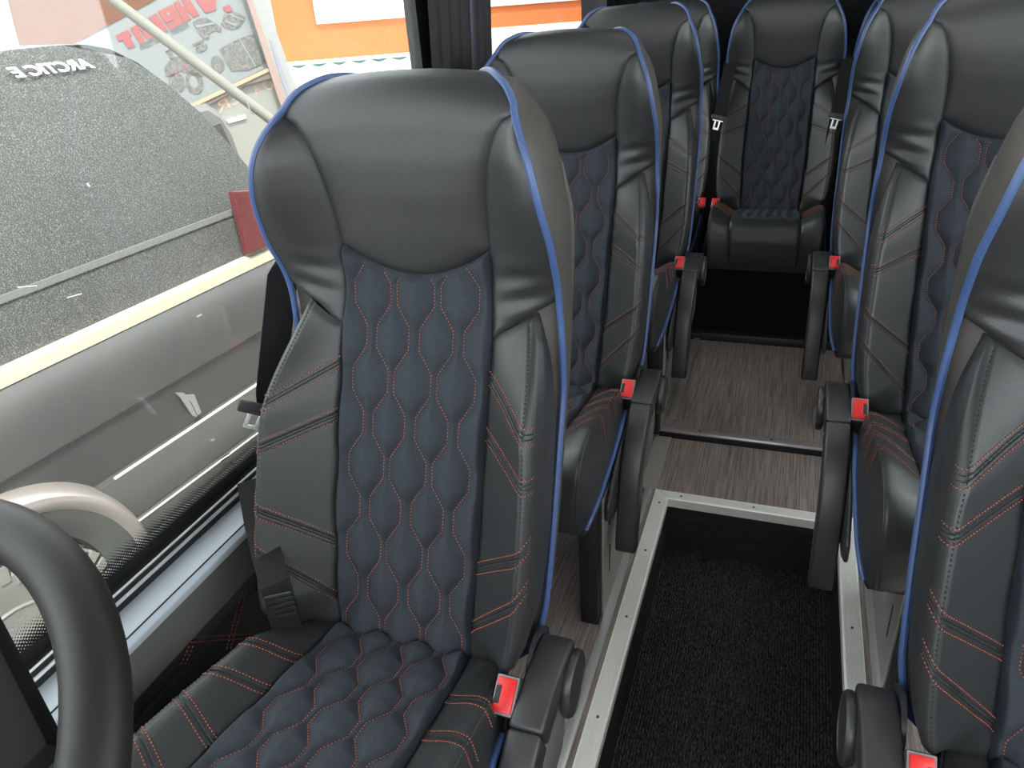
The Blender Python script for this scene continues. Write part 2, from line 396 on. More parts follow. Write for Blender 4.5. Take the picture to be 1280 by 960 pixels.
    path = bot+pr_+top+[(-x, y, z) for x, y, z in reversed(pr_)]+[(-x, y, z) for x, y, z in reversed(bot)]
    SM['piping'] = MB().tube(path, .0047, 8).mesh('piping', M['piping'])
    # stitching of the back
    polys = []
    for k in range(6):
        h = np.linspace(-.01, .54, 260); x = wave(k, h, H0); ok = h < arc_h(x)-.004; h, x = h[ok], x[ok]
        polys.append(np.stack([x, HY(h)-.0006, h], 1))
    for sgn in (1, -1):
        for a, b in CHEV:
            for o in (-.0085, .0085):
                t = np.linspace(.02, 1.02, 40); h = a+(b-a)*np.clip(t, 0, 1)+o; x, y = bolster_P(t, h)
                polys.append(np.stack([sgn*x, y-.0012, h], 1))
    SM['stitch_b'] = stitches(polys, 'orange_stitching', M['thread'])
    mb = MB()
    for sgn in (1, -1):
        for a, b in CHEV:
            for o in (-.0026, .0026):
                t = np.linspace(.03, 1.0, 26); h = a+(b-a)*np.clip(t, 0, 1)+o; x, y = bolster_P(t, h); mb.tube(np.stack([sgn*x, y+.0004, h], 1).tolist(), .0011, 5)
    SM['welt_b'] = mb.mesh('chevron_welts', M['dark_thread'])
    polys = []
    for sgn in (1, -1):
        h = np.linspace(.0, .452, 120); t = np.full_like(h, .88); x, y = bolster_P(t, h); polys.append(np.stack([sgn*x, y-.0004, h], 1))
    SM['stitch_bd'] = stitches(polys, 'dark_stitching', M['dark_thread'], .006, .002, .0009)

    # ---------------- cushion
    PR = np.array([(.03, -.012), (.0, .0), (-.05, .010), (-.10, .020), (-.20, .042), (-.30, .063), (-.36, .073), (-.40, .0725), (-.425, .061), (-.440, .038), (-.447, .005), (-.447, -.03), (-.440, -.07)])
    seg = np.linalg.norm(np.diff(PR, axis=0), axis=1); S = np.concatenate([[0], np.cumsum(seg)])
    CY, CZ = herm(S, PR[:, 0]), herm(S, PR[:, 1])
    def nrm(s):
        e = 1e-3; ty, tz = CY(s+e)-CY(s-e), CZ(s+e)-CZ(s-e); l = np.sqrt(ty*ty+tz*tz)+1e-9
        return -(-tz/l)*-1, -ty/l        # normal (y,z), upward/forward
    def nrm2(s):
        e = 2e-3; ty, tz = CY(s+e)-CY(s-e), CZ(s+e)-CZ(s-e); l = np.sqrt(ty*ty+tz*tz)+1e-9
        return tz/l, -ty/l
    SE = S[-1]
    WC = herm([0, .03, .10, .17, .3, .42, .50, SE], [.160, .168, .188, .200, .203, .202, .198, .190])
    XC = herm([0, .1, .3, .45, SE], [.106, .112, .116, .118, .112])
    SEK = [0, .10, .17, .32, .42, .50, SE]
    EY = herm(SEK, [.02, -.06, -.12, -.275, -.36, -.415, -.432]); EZ = herm(SEK, [-.02, .0, .008, -.020, -.038, -.052, -.074])
    AMP = lambda s: .036*sstep(.03, .16, s)*(1-.55*sstep(.38, .52, s))
    def cush_P(t, s):
        x = XC(s)+(WC(s)-XC(s))*np.clip(t, 0, 1); ny, nz = nrm2(s)
        f = np.where(t < .86, np.sin(np.clip(t, 0, 1)/.86*PI/2)**1.4, np.cos(np.clip((t-.86)/.14, 0, 1)*PI/2)**.8)
        g = np.clip((t-.82)/.18, 0, 1)**1.5
        off = AMP(s)*f
        return x, (CY(s)+ny*off)*(1-g)+EY(s)*g, (CZ(s)+nz*off)*(1-g)+EZ(s)*g
    CH0 = .10
    SQ = .402
    def cpanel(s, t):
        x = XC(s)*t; ny, nz = nrm2(s); edge = (1-np.abs(t))*.112
        q = puff(wave_dist(x, s, CH0))*sstep(.03, .045, s)*sstep(SQ-.004, SQ-.030, s)
        q = q-.003*dsum(s-.040, .003)
        q = q*sstep(0, .006, edge)-.005*dsum(edge, .004)-.002*dsum(s-SQ, .003)
        return x, CY(s)+ny*q, CZ(s)+nz*q
    T = np.linspace(-1, 1, 97)
    SM['cushion_panel'] = mesh('cushion_panel', *grid(T, np.linspace(0, SQ, 180), lambda t, v: cpanel(v, t)), M['fabric'])
    SM['cushion_front'] = mesh('cushion_front', *grid(np.linspace(-1, 1, 41), np.linspace(SQ, SE, 40), lambda t, v: cpanel(v, t)), M['leather'])
    CCH = [(.125, .165, 1), (.195, .232, 1), (.30, .272, 1), (.375, .335, 1)]   # (s at inner seam, s at outer edge)
    def cchev(t, s):
        d = np.full(np.shape(t), 1.0)
        for a, b, _ in CCH: d = np.minimum(d, np.abs(s-(a+(b-a)*np.clip(t, 0, 1))))
        return d
    T = np.concatenate([np.linspace(0, .8, 34), np.linspace(.815, 1, 16)]); Vv = np.linspace(0, 1, 150)
    def fn(t, v):
        s = SE*v; x, y, z = cush_P(t, s); ny, nz = nrm2(s)
        g = groove3(cchev(t, s))*sstep(.95, .80, t)-.0016*dsum((t-.80)*.085, .0022)-.005*dsum(t*.085, .004)
        return x, y+ny*g, z+nz*g
    me = mesh('cushion_bolster', *grid(T, Vv, fn), M['leather']); SM['cb_r'] = me; SM['cb_l'] = mirrored(me, 'cushion_bolster')
    ss = np.linspace(0, SE, 60); ex, ey, ez = cush_P(np.ones_like(ss), ss)
    V = []; F = []
    for sg in (1, -1):
        n0 = len(V)
        for i in range(60):
            V.append((sg*(ex[i]-.002), ey[i], ez[i]))
            V.append((sg*(ex[i]-.003), max(ey[i], -.43)+.002, ez[i]*.45-.045)); V.append((sg*(ex[i]-.012), min(max(ey[i], -.425), .0), -.098))
        for i in range(59):
            for j in range(2): F.append((n0+i*3+j, n0+i*3+j+1, n0+i*3+j+4, n0+i*3+j+3))
    for i in range(59): F.append((i*3+2, i*3+5, 180+i*3+5, 180+i*3+2))
    F.append((0, 1, 2, 182, 181, 180)); F.append((177, 178, 179, 359, 358, 357))
    SM['cushion_base'] = MB().add(V, F).mesh('cushion_base', M['leather'], autosmooth=60)
    i0 = 16
    a_ = [(float(ex[i])+.002, float(ey[i]), float(ez[i])) for i in range(i0, 60)]
    me = MB().tube(a_, .0047, 8).mesh('cushion_piping', M['piping']); SM['cp_r'] = me; SM['cp_l'] = mirrored(me, 'cushion_piping')
    polys = []
    for k in range(6):
        s = np.linspace(.040, .385, 190); x = wave(k, s, CH0); ny, nz = nrm2(s); polys.append(np.stack([x, CY(s)+ny*.0008, CZ(s)+nz*.0008], 1))
    for k in (0, 2, 4):
        xa, xb = float(wave(k, .040, CH0)), float(wave(k+1, .040, CH0)); x = np.linspace(xa, xb, 12); s = np.full_like(x, .040); polys.append(np.stack([x, CY(s), CZ(s)+.001], 1))
    for sgn in (1, -1):
        for a, b, _ in CCH:
            for o in (-.0085, .0085):
                t = np.linspace(.03, .93, 40); s = a+(b-a)*t+o; x, y, z = cush_P(t, s); ny, nz = nrm2(s); polys.append(np.stack([sgn*x, y+ny*.0012, z+nz*.0012], 1))
    SM['stitch_c'] = stitches(polys, 'orange_stitching', M['thread'])
    mb = MB()
    for sgn in (1, -1):
        for a, b, _ in CCH:
            for o in (-.0026, .0026):
                t = np.linspace(.04, .92, 24); s = a+(b-a)*t+o; x, y, z = cush_P(t, s); ny, nz = nrm2(s); mb.tube(np.stack([sgn*x, y-ny*.0004, z-nz*.0004], 1).tolist(), .0011, 5)
    SM['welt_c'] = mb.mesh('chevron_welts', M['dark_thread'])
    polys = []
    for sgn in (1, -1):
        s = np.linspace(.03, .47, 120); x, y, z = cush_P(np.full_like(s, .80), s); polys.append(np.stack([sgn*x, y, z+.0004], 1))
    SM['stitch_cd'] = stitches(polys, 'dark_stitching', M['dark_thread'], .006, .002, .0009)

    # ---------------- buckle (built along its own axis, z = out of the housing)
    b = MB().box(-.021, .021, -.013, .013, -.06, .0); SM['buckle'] = b.mesh('buckle', M['plastic'], bevel=.004, seg=3)
    b = MB().prism([(-.020, -.0125), (.020, -.0125), (.020, .0125), (-.020, .0125)], 'z', -.001, .0025); SM['buckle_rim'] = b.mesh('buckle_rim', M['rim'], bevel=.0012)
    b = MB().prism([(-.0175, -.0105), (.0175, -.0105), (.0175, .0105), (.009, .0105), (.009, .0045), (-.009, .0045), (-.009, .0105), (-.0175, .0105)], 'z', .001, .0055)
    SM['release_button'] = b.mesh('release_button', M['red'], bevel=.0012)
    SM['buckle_slot'] = MB().box(-.0085, .0085, .005, .0108, .0018, .0034).mesh('buckle_slot', M['black'], False)
    SM['buckle_stalk'] = MB().prism([(-.10, -.14), (-.075, -.14), (-.052, -.0), (-.086, .0)], 'x', .196, .204).mesh('buckle_stalk', M['plastic'], bevel=.002)

    # ---------------- armrest: a bent bar hanging forward from its pivot
    cl = np.array([(.028, .026), (.0, .030), (-.05, .029), (-.10, .020), (-.15, -.006), (-.19, -.05), (-.218, -.105), (-.24, -.17), (-.256, -.225), (-.262, -.252)])
    tk = np.array([.040, .046, .050, .050, .050, .050, .049, .047, .045, .042])/2
    tp = np.gradient(cl, axis=0); tp /= np.linalg.norm(tp, axis=1)[:, None]; nr = np.stack([tp[:, 1], -tp[:, 0]], 1)*-1
    cl2 = np.stack([herm(np.arange(10), cl[:, i])(np.linspace(0, 9, 40)) for i in (0, 1)], 1); tk2 = np.interp(np.linspace(0, 9, 40), np.arange(10), tk)
    tp = np.gradient(cl2, axis=0); tp /= np.linalg.norm(tp, axis=1)[:, None]; nr = np.stack([-tp[:, 1], tp[:, 0]], 1)
    split = 14
    def bar(i0, i1, name, dx=0.0):
        A = [cl2[i]+nr[i]*tk2[i] for i in range(i0, i1)]; B = [cl2[i]-nr[i]*tk2[i] for i in range(i0, i1)]
        V = []; F = []; n = i1-i0
        for k in range(n):
            for (x, q) in ((.213+dx, A[k]), (.258-dx, A[k]), (.258-dx, B[k]), (.213+dx, B[k])): V.append((x, q[0], q[1]))
        for k in range(n-1):
            for j in range(4): F.append((k*4+j, k*4+(j+1) % 4, k*4+4+(j+1) % 4, k*4+4+j))
        F += [(3, 2, 1, 0), (n*4-4, n*4-3, n*4-2, n*4-1)]
        me = MB().add(V, F).mesh(name, M['plastic'], bevel=.006, seg=3, autosmooth=35)
        return me
    SM['armrest'] = bar(split, 40, 'armrest_bar'); SM['arm_head'] = bar(0, split+1, 'armrest_head', -.0006)
    SM['pivot'] = MB().lathe([(.030, .254), (.043, .256), (.046, .260), (.046, .266), (.043, .270), (.040, .2705), (.039, .269), (.0, .269)], (0, -.004, -.002), 'x', 40).mesh('pivot_cap', M['plastic'])
    SM['arm_bracket'] = MB().lathe([(.03, .204), (.047, .205), (.047, .2115), (.03, .2125)], (0, .012, .008), 'x', 36).mesh('armrest_bracket', M['plastic'])
    D = [(.03, -.02), (-.06, -.005), (-.11, -.022), (-.135, -.06), (-.14, -.10), (-.12, -.14), (-.07, -.165), (-.0, -.15), (.03, -.10)]
    SM['arm_plate'] = MB().prism(D, 'x', .228, .243).mesh('armrest_plate', M['plastic_grey'], bevel=.004, seg=2)
    SC = [(.05, -.0), (-.02, .02), (-.10, .0), (-.18, -.02), (-.27, -.06), (-.32, -.10), (-.325, -.135), (-.28, -.16), (-.20, -.165), (.03, -.14)]
    SM['side_cover'] = MB().prism(SC, 'x', .2035, .2115).mesh('side_cover', M['plastic'], bevel=.005, seg=2)
    # ---------------- pedestal: two legs, each a black front cover and a steel side plate
    for nm, x0, x1, xs in (('r', .150, .190, .190), ('l', -.190, -.150, -.196)):
        SM['leg_'+nm] = MB().prism([(-.345, -.417), (-.315, -.417), (-.295, -.09), (-.345, -.09)], 'x', x0, x1).mesh('pedestal_leg', M['black'], bevel=.003)
        plate = MB().prism([(-.318, -.417), (-.02, -.417), (.02, -.10), (-.30, -.10)], 'x', xs, xs+.006)
        SM['plate_'+nm] = plate.mesh('side_plate', M['steel'], bevel=.002)
        o = xs+.0062 if xs > 0 else xs-.0002
        sl = MB().prism([(-.265, -.19), (-.25, -.205), (-.235, -.19), (-.235, -.14), (-.25, -.125), (-.265, -.14)], 'x', o-.0008, o+.0008)
        s2 = MB().prism([(-.262, -.33), (-.256, -.33), (-.250, -.26), (-.256, -.26)], 'x', o-.0008, o+.0008)
        SM['slot_'+nm] = sl.mesh('plate_slot', M['black'], False); SM['slit_'+nm] = s2.mesh('plate_slit', M['black'], False)
    SM['rail_bar'] = MB().box(-.185, .185, -.05, -.0, -.13, -.095).mesh('cross_bar', M['black'], bevel=.003)
SEAT_MIRROR = {}
def mm(key, side):
    """side-specific mesh, mirrored for seats whose aisle is on the other side"""
    if side > 0: return SM[key]
    if key not in SEAT_MIRROR: SEAT_MIRROR[key] = mirrored(SM[key], SM[key].name)
    return SEAT_MIRROR[key]
def seat(loc, side, label, arm=True, legs=True, rz=0, legx=0.0, fz=0.0):
    t = empty('coach_seat', loc, label, 'seat', 'piped leather coach seats', rz)
    for k in ('body', 'cover', 'centre_panel', 'headrest_panel', 'wing_r', 'wing_l', 'bol_r', 'bol_l', 'piping', 'cushion_base', 'cushion_panel', 'cushion_front', 'cb_r', 'cb_l', 'cp_r', 'cp_l'):
        link(SM[k].name, SM[k], t)
    for par, k in (('b', 'stitch_b'), ('b', 'stitch_bd'), ('b', 'welt_b'), ('c', 'welt_c'), ('c', 'stitch_c'), ('c', 'stitch_cd')):
        o = link(SM[k].name, SM[k], t); o['kind'] = 'stuff'
    b = link('buckle', SM['buckle'], t, (.199*side, -.088, .050), (Matrix.Rotation(math.radians(36), 3, 'X') @ Matrix.Rotation(math.radians(90*side), 3, 'Z')).to_euler())
    b.scale = (1.2, 1.2, 1.1)
    for k in ('buckle_rim', 'release_button', 'buckle_slot'):
        o = link(k, SM[k], b)
    o['label'] = 'dark slot for the belt tongue'
    link('buckle_stalk', mm('buckle_stalk', side), t)
    link('side_cover', mm('side_cover', side), t)
    if arm:
        a = link('armrest', mm('armrest', side), t)
        for k, nm in (('arm_head', 'armrest_head'), ('pivot', 'pivot_cap'), ('arm_bracket', 'armrest_bracket'), ('arm_plate', 'armrest_plate')):
            link(nm, mm(k, side), a)
    if legs:
        for nm in ('r', 'l'):
            l = link('pedestal_leg', SM['leg_'+nm], t, (legx, 0, 0)); l.scale = (1, 1, (loc[2]-fz)/.417); q = link('side_plate', SM['plate_'+nm], l); link('plate_slot', SM['slot_'+nm], l); link('plate_slit', SM['slit_'+nm], l)
        link('cross_bar', SM['rail_bar'], t, (legx, 0, 0))
    return t

# ------------------------------------------------------------------ bus shell
def struct(name, me, parent=None, label=None):
    o = link(name, me, parent)
    if parent is None: o['kind'] = 'structure'
    if label: o['label'] = label
    return o
ZC = -.172          # sunken aisle
YF = 1.654          # front edge of the raised rear floor
fl = MB(); fl.box(-.80, -.262, -.9, 2.0, -.06, 0).box(.245, 1.15, -.9, 2.0, -.06, 0).box(-.262, .245, 1.69, 2.0, -.06, 0)
struct('floor', fl.mesh('floor', M['floor'], False))
struct('floor_rear', MB().box(-.80, 1.15, 2.0, 3.6, -.06, .02).mesh('floor_rear', M['floor'], False))
mb = MB(); xs_ = np.arange(-.226, .209, .0033); n = len(xs_)
V = [(x, y, ZC+(.0022 if i % 2 else -.001)) for y in (-.9, 1.66) for i, x in enumerate(xs_)]
mb.add(V, [(i, i+1, n+i+1, n+i) for i in range(n-1)]); mb.box(-.262, .245, -.9, 1.70, ZC-.03, ZC-.004)
struct('floor_aisle', mb.mesh('floor_aisle', M['carpet'], True, autosmooth=80))
ris = MB(); ris.box(-.262, .245, YF+.004, YF+.03, ZC, -.02).box(-.262, -.225, -.9, YF+.004, ZC, -.012).box(.207, .245, -.9, YF+.004, ZC, -.012)
struct('trim_1', ris.mesh('aisle_riser', M['riser'], False))
# ribbed aluminium nosing
def ribbed(x0, x1, n=9, top=.004, rib=.0012):
    """profile across the nosing (offset, height), ribs on top and a lip down the aisle side"""
    pts = [(x0, -.022), (x0, top-.001), (x0+.002, top)]
    wd = (x1-x0-.006)/n
    for i in range(n):
        a = x0+.004+i*wd; pts += [(a, top+rib), (a+wd*.66, top+rib), (a+wd*.74, top-.0012), (a+wd*.92, top-.0012)]
    pts += [(x1, top), (x1, -.006)]
    return pts
def extr_y(pts, ys_a, ys_b):
    n = len(pts); V = [(x, ys_a(x), z) for x, z in pts]+[(x, ys_b(x), z) for x, z in pts]
    return V, [(i, i+1, n+i+1, n+i) for i in range(n-1)]
mb = MB(); pts = [(-.223-q[0], q[1]) for q in ribbed(0, .040)]
mb.add(*extr_y(pts, lambda x: -.9, lambda x: YF+(-.223-x)))
ln = struct('trim_2', mb.mesh('aisle_nosing', M['alu'], True, autosmooth=25))
mb = MB(); pts = [(.206+q[0], q[1]) for q in ribbed(0, .040)]
mb.add(*extr_y(pts, lambda x: -.9, lambda x: YF+(x-.206)))
rn = struct('trim_3', mb.mesh('aisle_nosing', M['alu'], True, autosmooth=25))
mb = MB(); pts = ribbed(0, .036)
n = len(pts); V = [(-.223-q, YF+q, z) for q, z in pts]+[(.206+q, YF+q, z) for q, z in pts]
mb.add(V, [(i, i+1, n+i+1, n+i) for i in range(n-1)])
sn = struct('trim_4', mb.mesh('step_nosing', M['alu'], True, autosmooth=25))
for par, lst in ((ln, [(-.243, y) for y in (.62, .93, 1.2, 1.43, 1.63)]), (rn, [(.226, y) for y in (.7, 1.02, 1.3, 1.56)]), (sn, [(-.19, YF+.018), (.0, YF+.018), (.17, YF+.018)])):
    for x, y in lst: link('screw', MB().lathe([(.0032, .0045), (.0030, .0062), (.0008, .0056)], (x, y, 0), 'z', 10).mesh('screw', M['screw']), par)
# seat rails beside the nosing
for i, (x, s) in enumerate(((-.284, -1), (.268, 1))):
    r_ = MB().box(x-.010, x+.010, -.9, 1.69, .0, .007).mesh('seat_rail', M['chrome'], True, bevel=.002)
    struct('trim_%d' % (5+i), r_)
struct('trim_7', MB().box(-.80, -.294, -.9, .95, .0005, .003).mesh('grey_floor_plate', M['floor_grey'], False))
struct('trim_8', MB().box(-.285, -.262, 2.05, 2.78, .02, .028).mesh('seat_rail', M['steel'], True, bevel=.002))
struct('trim_9', MB().box(.245, .268, 2.05, 2.78, .02, .028).mesh('seat_rail', M['steel'], True, bevel=.002))
struct('trim_16', MB().box(-.312, -.262, 1.69, 2.0, .0005, .003).mesh('grey_edge', M['floor_grey'], False))
# low step bar
struct('trim_17', MB().box(-.30, .30, 1.968, 1.9745, .0005, .017).mesh('step_bar_face', M['black'], False))
sb = struct('trim_10', MB().prism([(1.974, .002), (1.974, .018), (1.977, .024), (2.004, .024), (2.006, .020), (2.0, .0)], 'x', -.30, .30).mesh('step_bar', M['alu_dark'], True, bevel=.002))
for x in (-.18, .03, .2): link('screw', MB().lathe([(.0032, .024), (.0030, .0260), (.0008, .0254)], (x, 1.99, 0), 'z', 10).mesh('screw', M['screw']), sb)
struct('trim_11', MB().box(-.62, .62, 2.66, 2.70, .02, .052).mesh('rear_kick_bar', M['plastic'], True, bevel=.004))
struct('trim_12', MB().box(-.80, 1.15, 2.70, 3.58, .02, .30).mesh('rear_plinth', M['carpet_black'], False))
# left wall below the windows
XG = -.815
wl = struct('wall_left', MB().box(-.90, -.80, -.9, 3.6, -.06, .535).mesh('wall_left', M['wall_grey'], False))
link('sill_ledge', MB().prism([(-.806, .545), (-.760, .540), (-.752, .533), (-.752, .522), (-.806, .522)], 'y', -.9, 1.60).mesh('sill_ledge', M['sill'], True, bevel=.002), wl)
link('sill_groove', MB().box(-.7605, -.7595, -.9, 1.60, .538, .5415).mesh('sill_groove', M['black'], False), wl)
link('upper_panel', MB().prism([(-.80, .520), (-.755, .520), (-.755, .452), (-.762, .446), (-.80, .446)], 'y', -.9, 1.60).mesh('upper_panel', M['wall_grey'], True, bevel=.002), wl)
link('recess_strip', MB().box(-.80, -.764, -.9, 1.60, .418, .446).mesh('recess_strip', M['plastic'], False), wl)  # black plastic strip set back between the two panels
link('lower_panel', MB().prism([(-.80, .416), (-.758, .416), (-.758, .10), (-.80, .08)], 'y', -.9, 1.60).mesh('lower_panel', M['leather'], True, bevel=.002), wl)
polys = []
def onx(px, py, x):
    q = RC.T @ np.array([(px-640)/FPX, (480-py)/FPX, 1.0]); k = x/q[0]; return np.array([x, q[1]*k, 1.26+q[2]*k])
for a, b in (((303, 738), (283, 812)), ((308, 738), (288, 812)), ((240, 797), (316, 792)), ((238, 803), (316, 797)), ((237, 806), (226, 832)), ((242, 806), (231, 832))):
    polys.append([onx(*a, -.7572), onx(*b, -.7572)])
tag(link('orange_stitching', stitches(polys, 'orange_stitching', M['thread'], .0055, .0021, .001), wl), kind='stuff')
# window gasket and chrome line
gk = struct('trim_13', MB().box(-.826, -.803, -.9, 1.62, .535, .575).mesh('window_gasket', M['black'], True, bevel=.004))
link('chrome_strip', MB().tube([(-.8015, -.9, .560), (-.8015, 1.61, .560)], .0028, 8).mesh('chrome_strip', M['chrome']), gk, None)
link('chrome_strip', MB().tube([(-.803, -.9, .573), (-.803, 1.61, .573)], .0018, 8).mesh('chrome_strip', M['chrome']), gk, None)
# panes: dusty front pane up to a slanted divider, clear pane behind it, second clear window
def pane(name, yz, material, x=XG, th=.004):
    return MB().prism(yz, 'x', x-th, x).mesh(name, material, False)
w1 = struct('window_1', pane('dusty_pane', [(-.9, .54), (1.66, .54), (1.66, 1.8), (-.9, 1.8)], M['dusty']), None, 'dusty side window beside the steering wheel seat')
struct('window_3', pane('clear_pane', [(2.0, .54), (3.42, .54), (3.42, 1.8), (2.0, 1.8)], M['glass']), None, 'clear rear side window')
frit = MB().add([(XG+.0012, -.9, .566), (XG+.0012, 1.62, .566), (XG+.0012, 1.62, .645), (XG+.0012, -.9, .645)], [(0, 1, 2, 3)])
link('dotted_band', frit.mesh('dotted_band', dot_mat('dotted_black_print', .592, .628, .0055), False), w1)
# small glass stamp and scratches, flat print on the pane
M['stamp'] = mat('stamp_ink', (.03, .03, .03), .6); M['scratch'] = mat('scratch_white', (.85, .85, .82), .6)
st = MB()
def onx(px, py, x):
    q = RC.T @ np.array([(px-640)/FPX, (480-py)/FPX, 1.0]); k = x/q[0]; return np.array([x, q[1]*k, 1.26+q[2]*k])
def strip(mb, p0, p1, wpx, x=XG+.001):
    a, b = np.array(p0, float), np.array(p1, float); d_ = (b-a)/np.linalg.norm(b-a); n_ = np.array([-d_[1], d_[0]])*wpx/2
    Q = [onx(*(a+n_), x), onx(*(b+n_), x), onx(*(b-n_), x), onx(*(a-n_), x)]
    Q2 = [q+np.array([.0006, 0, 0]) for q in Q]
    mb.add(Q+Q2, [(0, 1, 2, 3), (7, 6, 5, 4), (0, 4, 5, 1), (1, 5, 6, 2), (2, 6, 7, 3), (3, 7, 4, 0)])
for a, b, w_ in (((275, 574), (287, 566), 1.2), ((276, 577), (285, 571), 1.6), ((279, 581), (286, 577), 1), ((281, 584), (284, 582), 1), ((288, 580), (291, 572), 1.2), ((293, 579), (290, 583), 1)): strip(st, a, b, w_)
link('glass_stamp', st.mesh('glass_stamp', M['stamp'], False), w1)
st = MB()
for a, b, w_ in (((22, 359), (46, 357), 1), ((84, 372), (102, 367), 1), ((109, 229), (112, 233), 2), ((246, 396), (252, 393), 1.5), ((264, 551), (268, 549), 2.5)): strip(st, a, b, w_)
link('glass_scratch', st.mesh('glass_scratch', M['scratch'], False), w1)
# upper left wall, pillar, ceiling, rear, right side
struct('trim_14', MB().box(-.90, -.79, -.9, 3.6, 1.75, 1.95).mesh('window_header', M['black'], False))
struct('trim_15', MB().box(-.835, -.806, 1.63, 2.06, .5, 1.8).mesh('side_pillar', M['black'], False))
struct('wall_left_rear', MB().box(-.90, -.79, 3.38, 3.6, .5, 1.8).mesh('wall_left_rear', M['black'], False))
link('window_sill', MB().box(-.83, -.78, 1.60, 3.4, .535, .62).mesh('window_sill', M['plastic'], True, bevel=.004), bpy.data.objects['window_3'])
struct('ceiling', MB().box(-.92, 1.2, -.75, 1.15, 1.9, 1.96).box(-.92, 1.2, 2.15, 3.7, 1.9, 1.96).box(-.92, -.42, 1.15, 2.15, 1.9, 1.96).box(.42, 1.2, 1.15, 2.15, 1.9, 1.96).mesh('ceiling', M['ceiling'], False))
struct('added_roof_pane', MB().box(-.44, .44, 1.13, 2.17, 1.965, 1.975).mesh('roof_fill_pane', M['fill_pane'], False), None, 'added translucent roof pane that brings more daylight into the aisle')  # unseen roof opening, added to brighten the floor and seats
struct('wall_rear', MB().box(-.92, 1.2, 3.55, 3.65, -.06, 1.95).mesh('wall_rear', M['carpet_black'], False))
struct('wall_front', MB().box(-.92, 1.2, -.98, -.92, -.2, .92).mesh('wall_front', M['black'], False))  # out of view; put in to cut the low light from ahead
struct('wall_right', MB().box(1.15, 1.22, -.9, 3.6, -.06, .75).mesh('wall_right', M['wall_grey'], False))
struct('wall_right_rear', MB().box(1.15, 1.22, 2.75, 3.6, .7, 1.9).mesh('wall_right_rear', M['black'], False))
struct('window_4', MB().box(1.17, 1.174, -.9, 2.75, .75, 1.8).mesh('right_pane', M['glass'], False), None, 'side window behind the seats across the aisle')
# gathered curtain tied at the pillar
def curtain():
    t = tag(link('window_curtain', None), 'black gathered curtain hanging on the pillar between the side windows', 'curtain')
    return t
cu = empty('window_curtain', (-.80, 1.84, .58), 'black gathered curtain hanging on the pillar between the side windows', 'curtain')
V = []; F = []; n = 120
zs = np.linspace(.0, 1.2, 9)
for z in zs:
    for i in range(n):
        u = i/(n-1); y = -.225+.36*u
        x = .012+.011*abs(math.sin(u*PI*7.0+.4*math.sin(5*u)))*(.4+.6*min(1, u*6))+.010*math.sin(u*PI)
        x += .06*max(0, (z+.58-.9))*.9
        V.append((x, y, z))
for j in range(8):
    for i in range(n-1): F.append((j*n+i, j*n+i+1, (j+1)*n+i+1, (j+1)*n+i))
link('curtain_cloth', mesh('curtain_cloth', V, F, M['curtain']), cu)
V2 = []; F2 = []
for z in zs:
    for y in (-.045, -.010):
        V2.append((.036+.06*max(0, (z+.58-.9))*.9, y, z))
for j in range(8): F2.append((j*2, j*2+1, j*2+3, j*2+2))
me = mesh('curtain_hem', V2, F2, M['curtain_edge']); o = link('curtain_hem', me, cu); md = o.modifiers.new('s', 'SOLIDIFY'); md.thickness = .004
o['label'] = 'smooth blue-black hem'

# ------------------------------------------------------------------ seats
build_seat_meshes()
seat((-.472, .671, .419), 1, 'black leather seat closest to the steering wheel, beside the dusty window')
seat((-.489, 1.506, .415), 1, 'second seat of the window row, directly behind the one at the steering wheel')
seat((-.491, 2.292, .437), 1, 'third seat of the window row, in front of the rear row', fz=.02)
seat((.402, .70, .422), -1, 'seat across the aisle from the steering wheel seat, cut by the picture edge', legx=.095)
seat((.373, 1.462, .449), -1, 'seat across the aisle with its armrest beside the aluminium step corner', legx=.095)
seat((.350, 2.365, .435), -1, 'third seat across the aisle, whose armrest hangs before the dark rear plinth', legx=.095, fz=.02)
seat((-.064, 3.044, .424), -1, 'middle rear seat facing straight down the aisle', False, False)
seat((-.515, 3.05, .424), 1, 'rear seat half hidden behind the third window-row seat', False, False)
seat((.387, 3.05, .424), -1, 'rear seat almost hidden behind the third seat across the aisle', False, False)

# ------------------------------------------------------------------ seat belts
def ribbon(mb, pts, wd, th, wdir):
    """flat webbing: pts path, wdir list or one width direction"""
    V = []; F = []; n = len(pts)
    for i, p_ in enumerate(pts):
        p_ = Vector(p_); t_ = (Vector(pts[min(i+1, n-1)])-Vector(pts[max(i-1, 0)])).normalized()
        d_ = Vector(wdir[i] if isinstance(wdir, list) else wdir); d_ = (d_-t_*d_.dot(t_)).normalized(); nn_ = t_.cross(d_)
        for a, b in ((-1, -1), (1, -1), (1, 1), (-1, 1)): V.append(p_+d_*a*wd/2+nn_*b*th/2)
    for i in range(n-1):
        for j in range(4): F.append((i*4+j, i*4+(j+1) % 4, i*4+4+(j+1) % 4, i*4+4+j))
    F += [(3, 2, 1, 0), (n*4-4, n*4-3, n*4-2, n*4-1)]
    mb.add(V, F)
def tongue(parent, loc, rot, s=1.0):
    b = MB().box(-.028, .028, -.006, .006, -.008, .010); o = link('tongue_grip', b.mesh('tongue_grip', M['plastic'], bevel=.003), parent, loc, rot)
    b = MB(); b.box(-.011, -.005, -.0012, .0012, -.040, -.006).box(.005, .011, -.0012, .0012, -.040, -.006).box(-.011, .011, -.0012, .0012, -.044, -.036).box(-.02, .02, -.0012, .0012, -.012, -.006)
    link('belt_tongue', b.mesh('belt_tongue', M['chrome'], bevel=.0006, seg=1), o)
b1 = empty('seat_belt', (-.73, .87, 0), 'black seat belt between the dusty window and the steering wheel seat', 'seat belt', 'black seat belts')
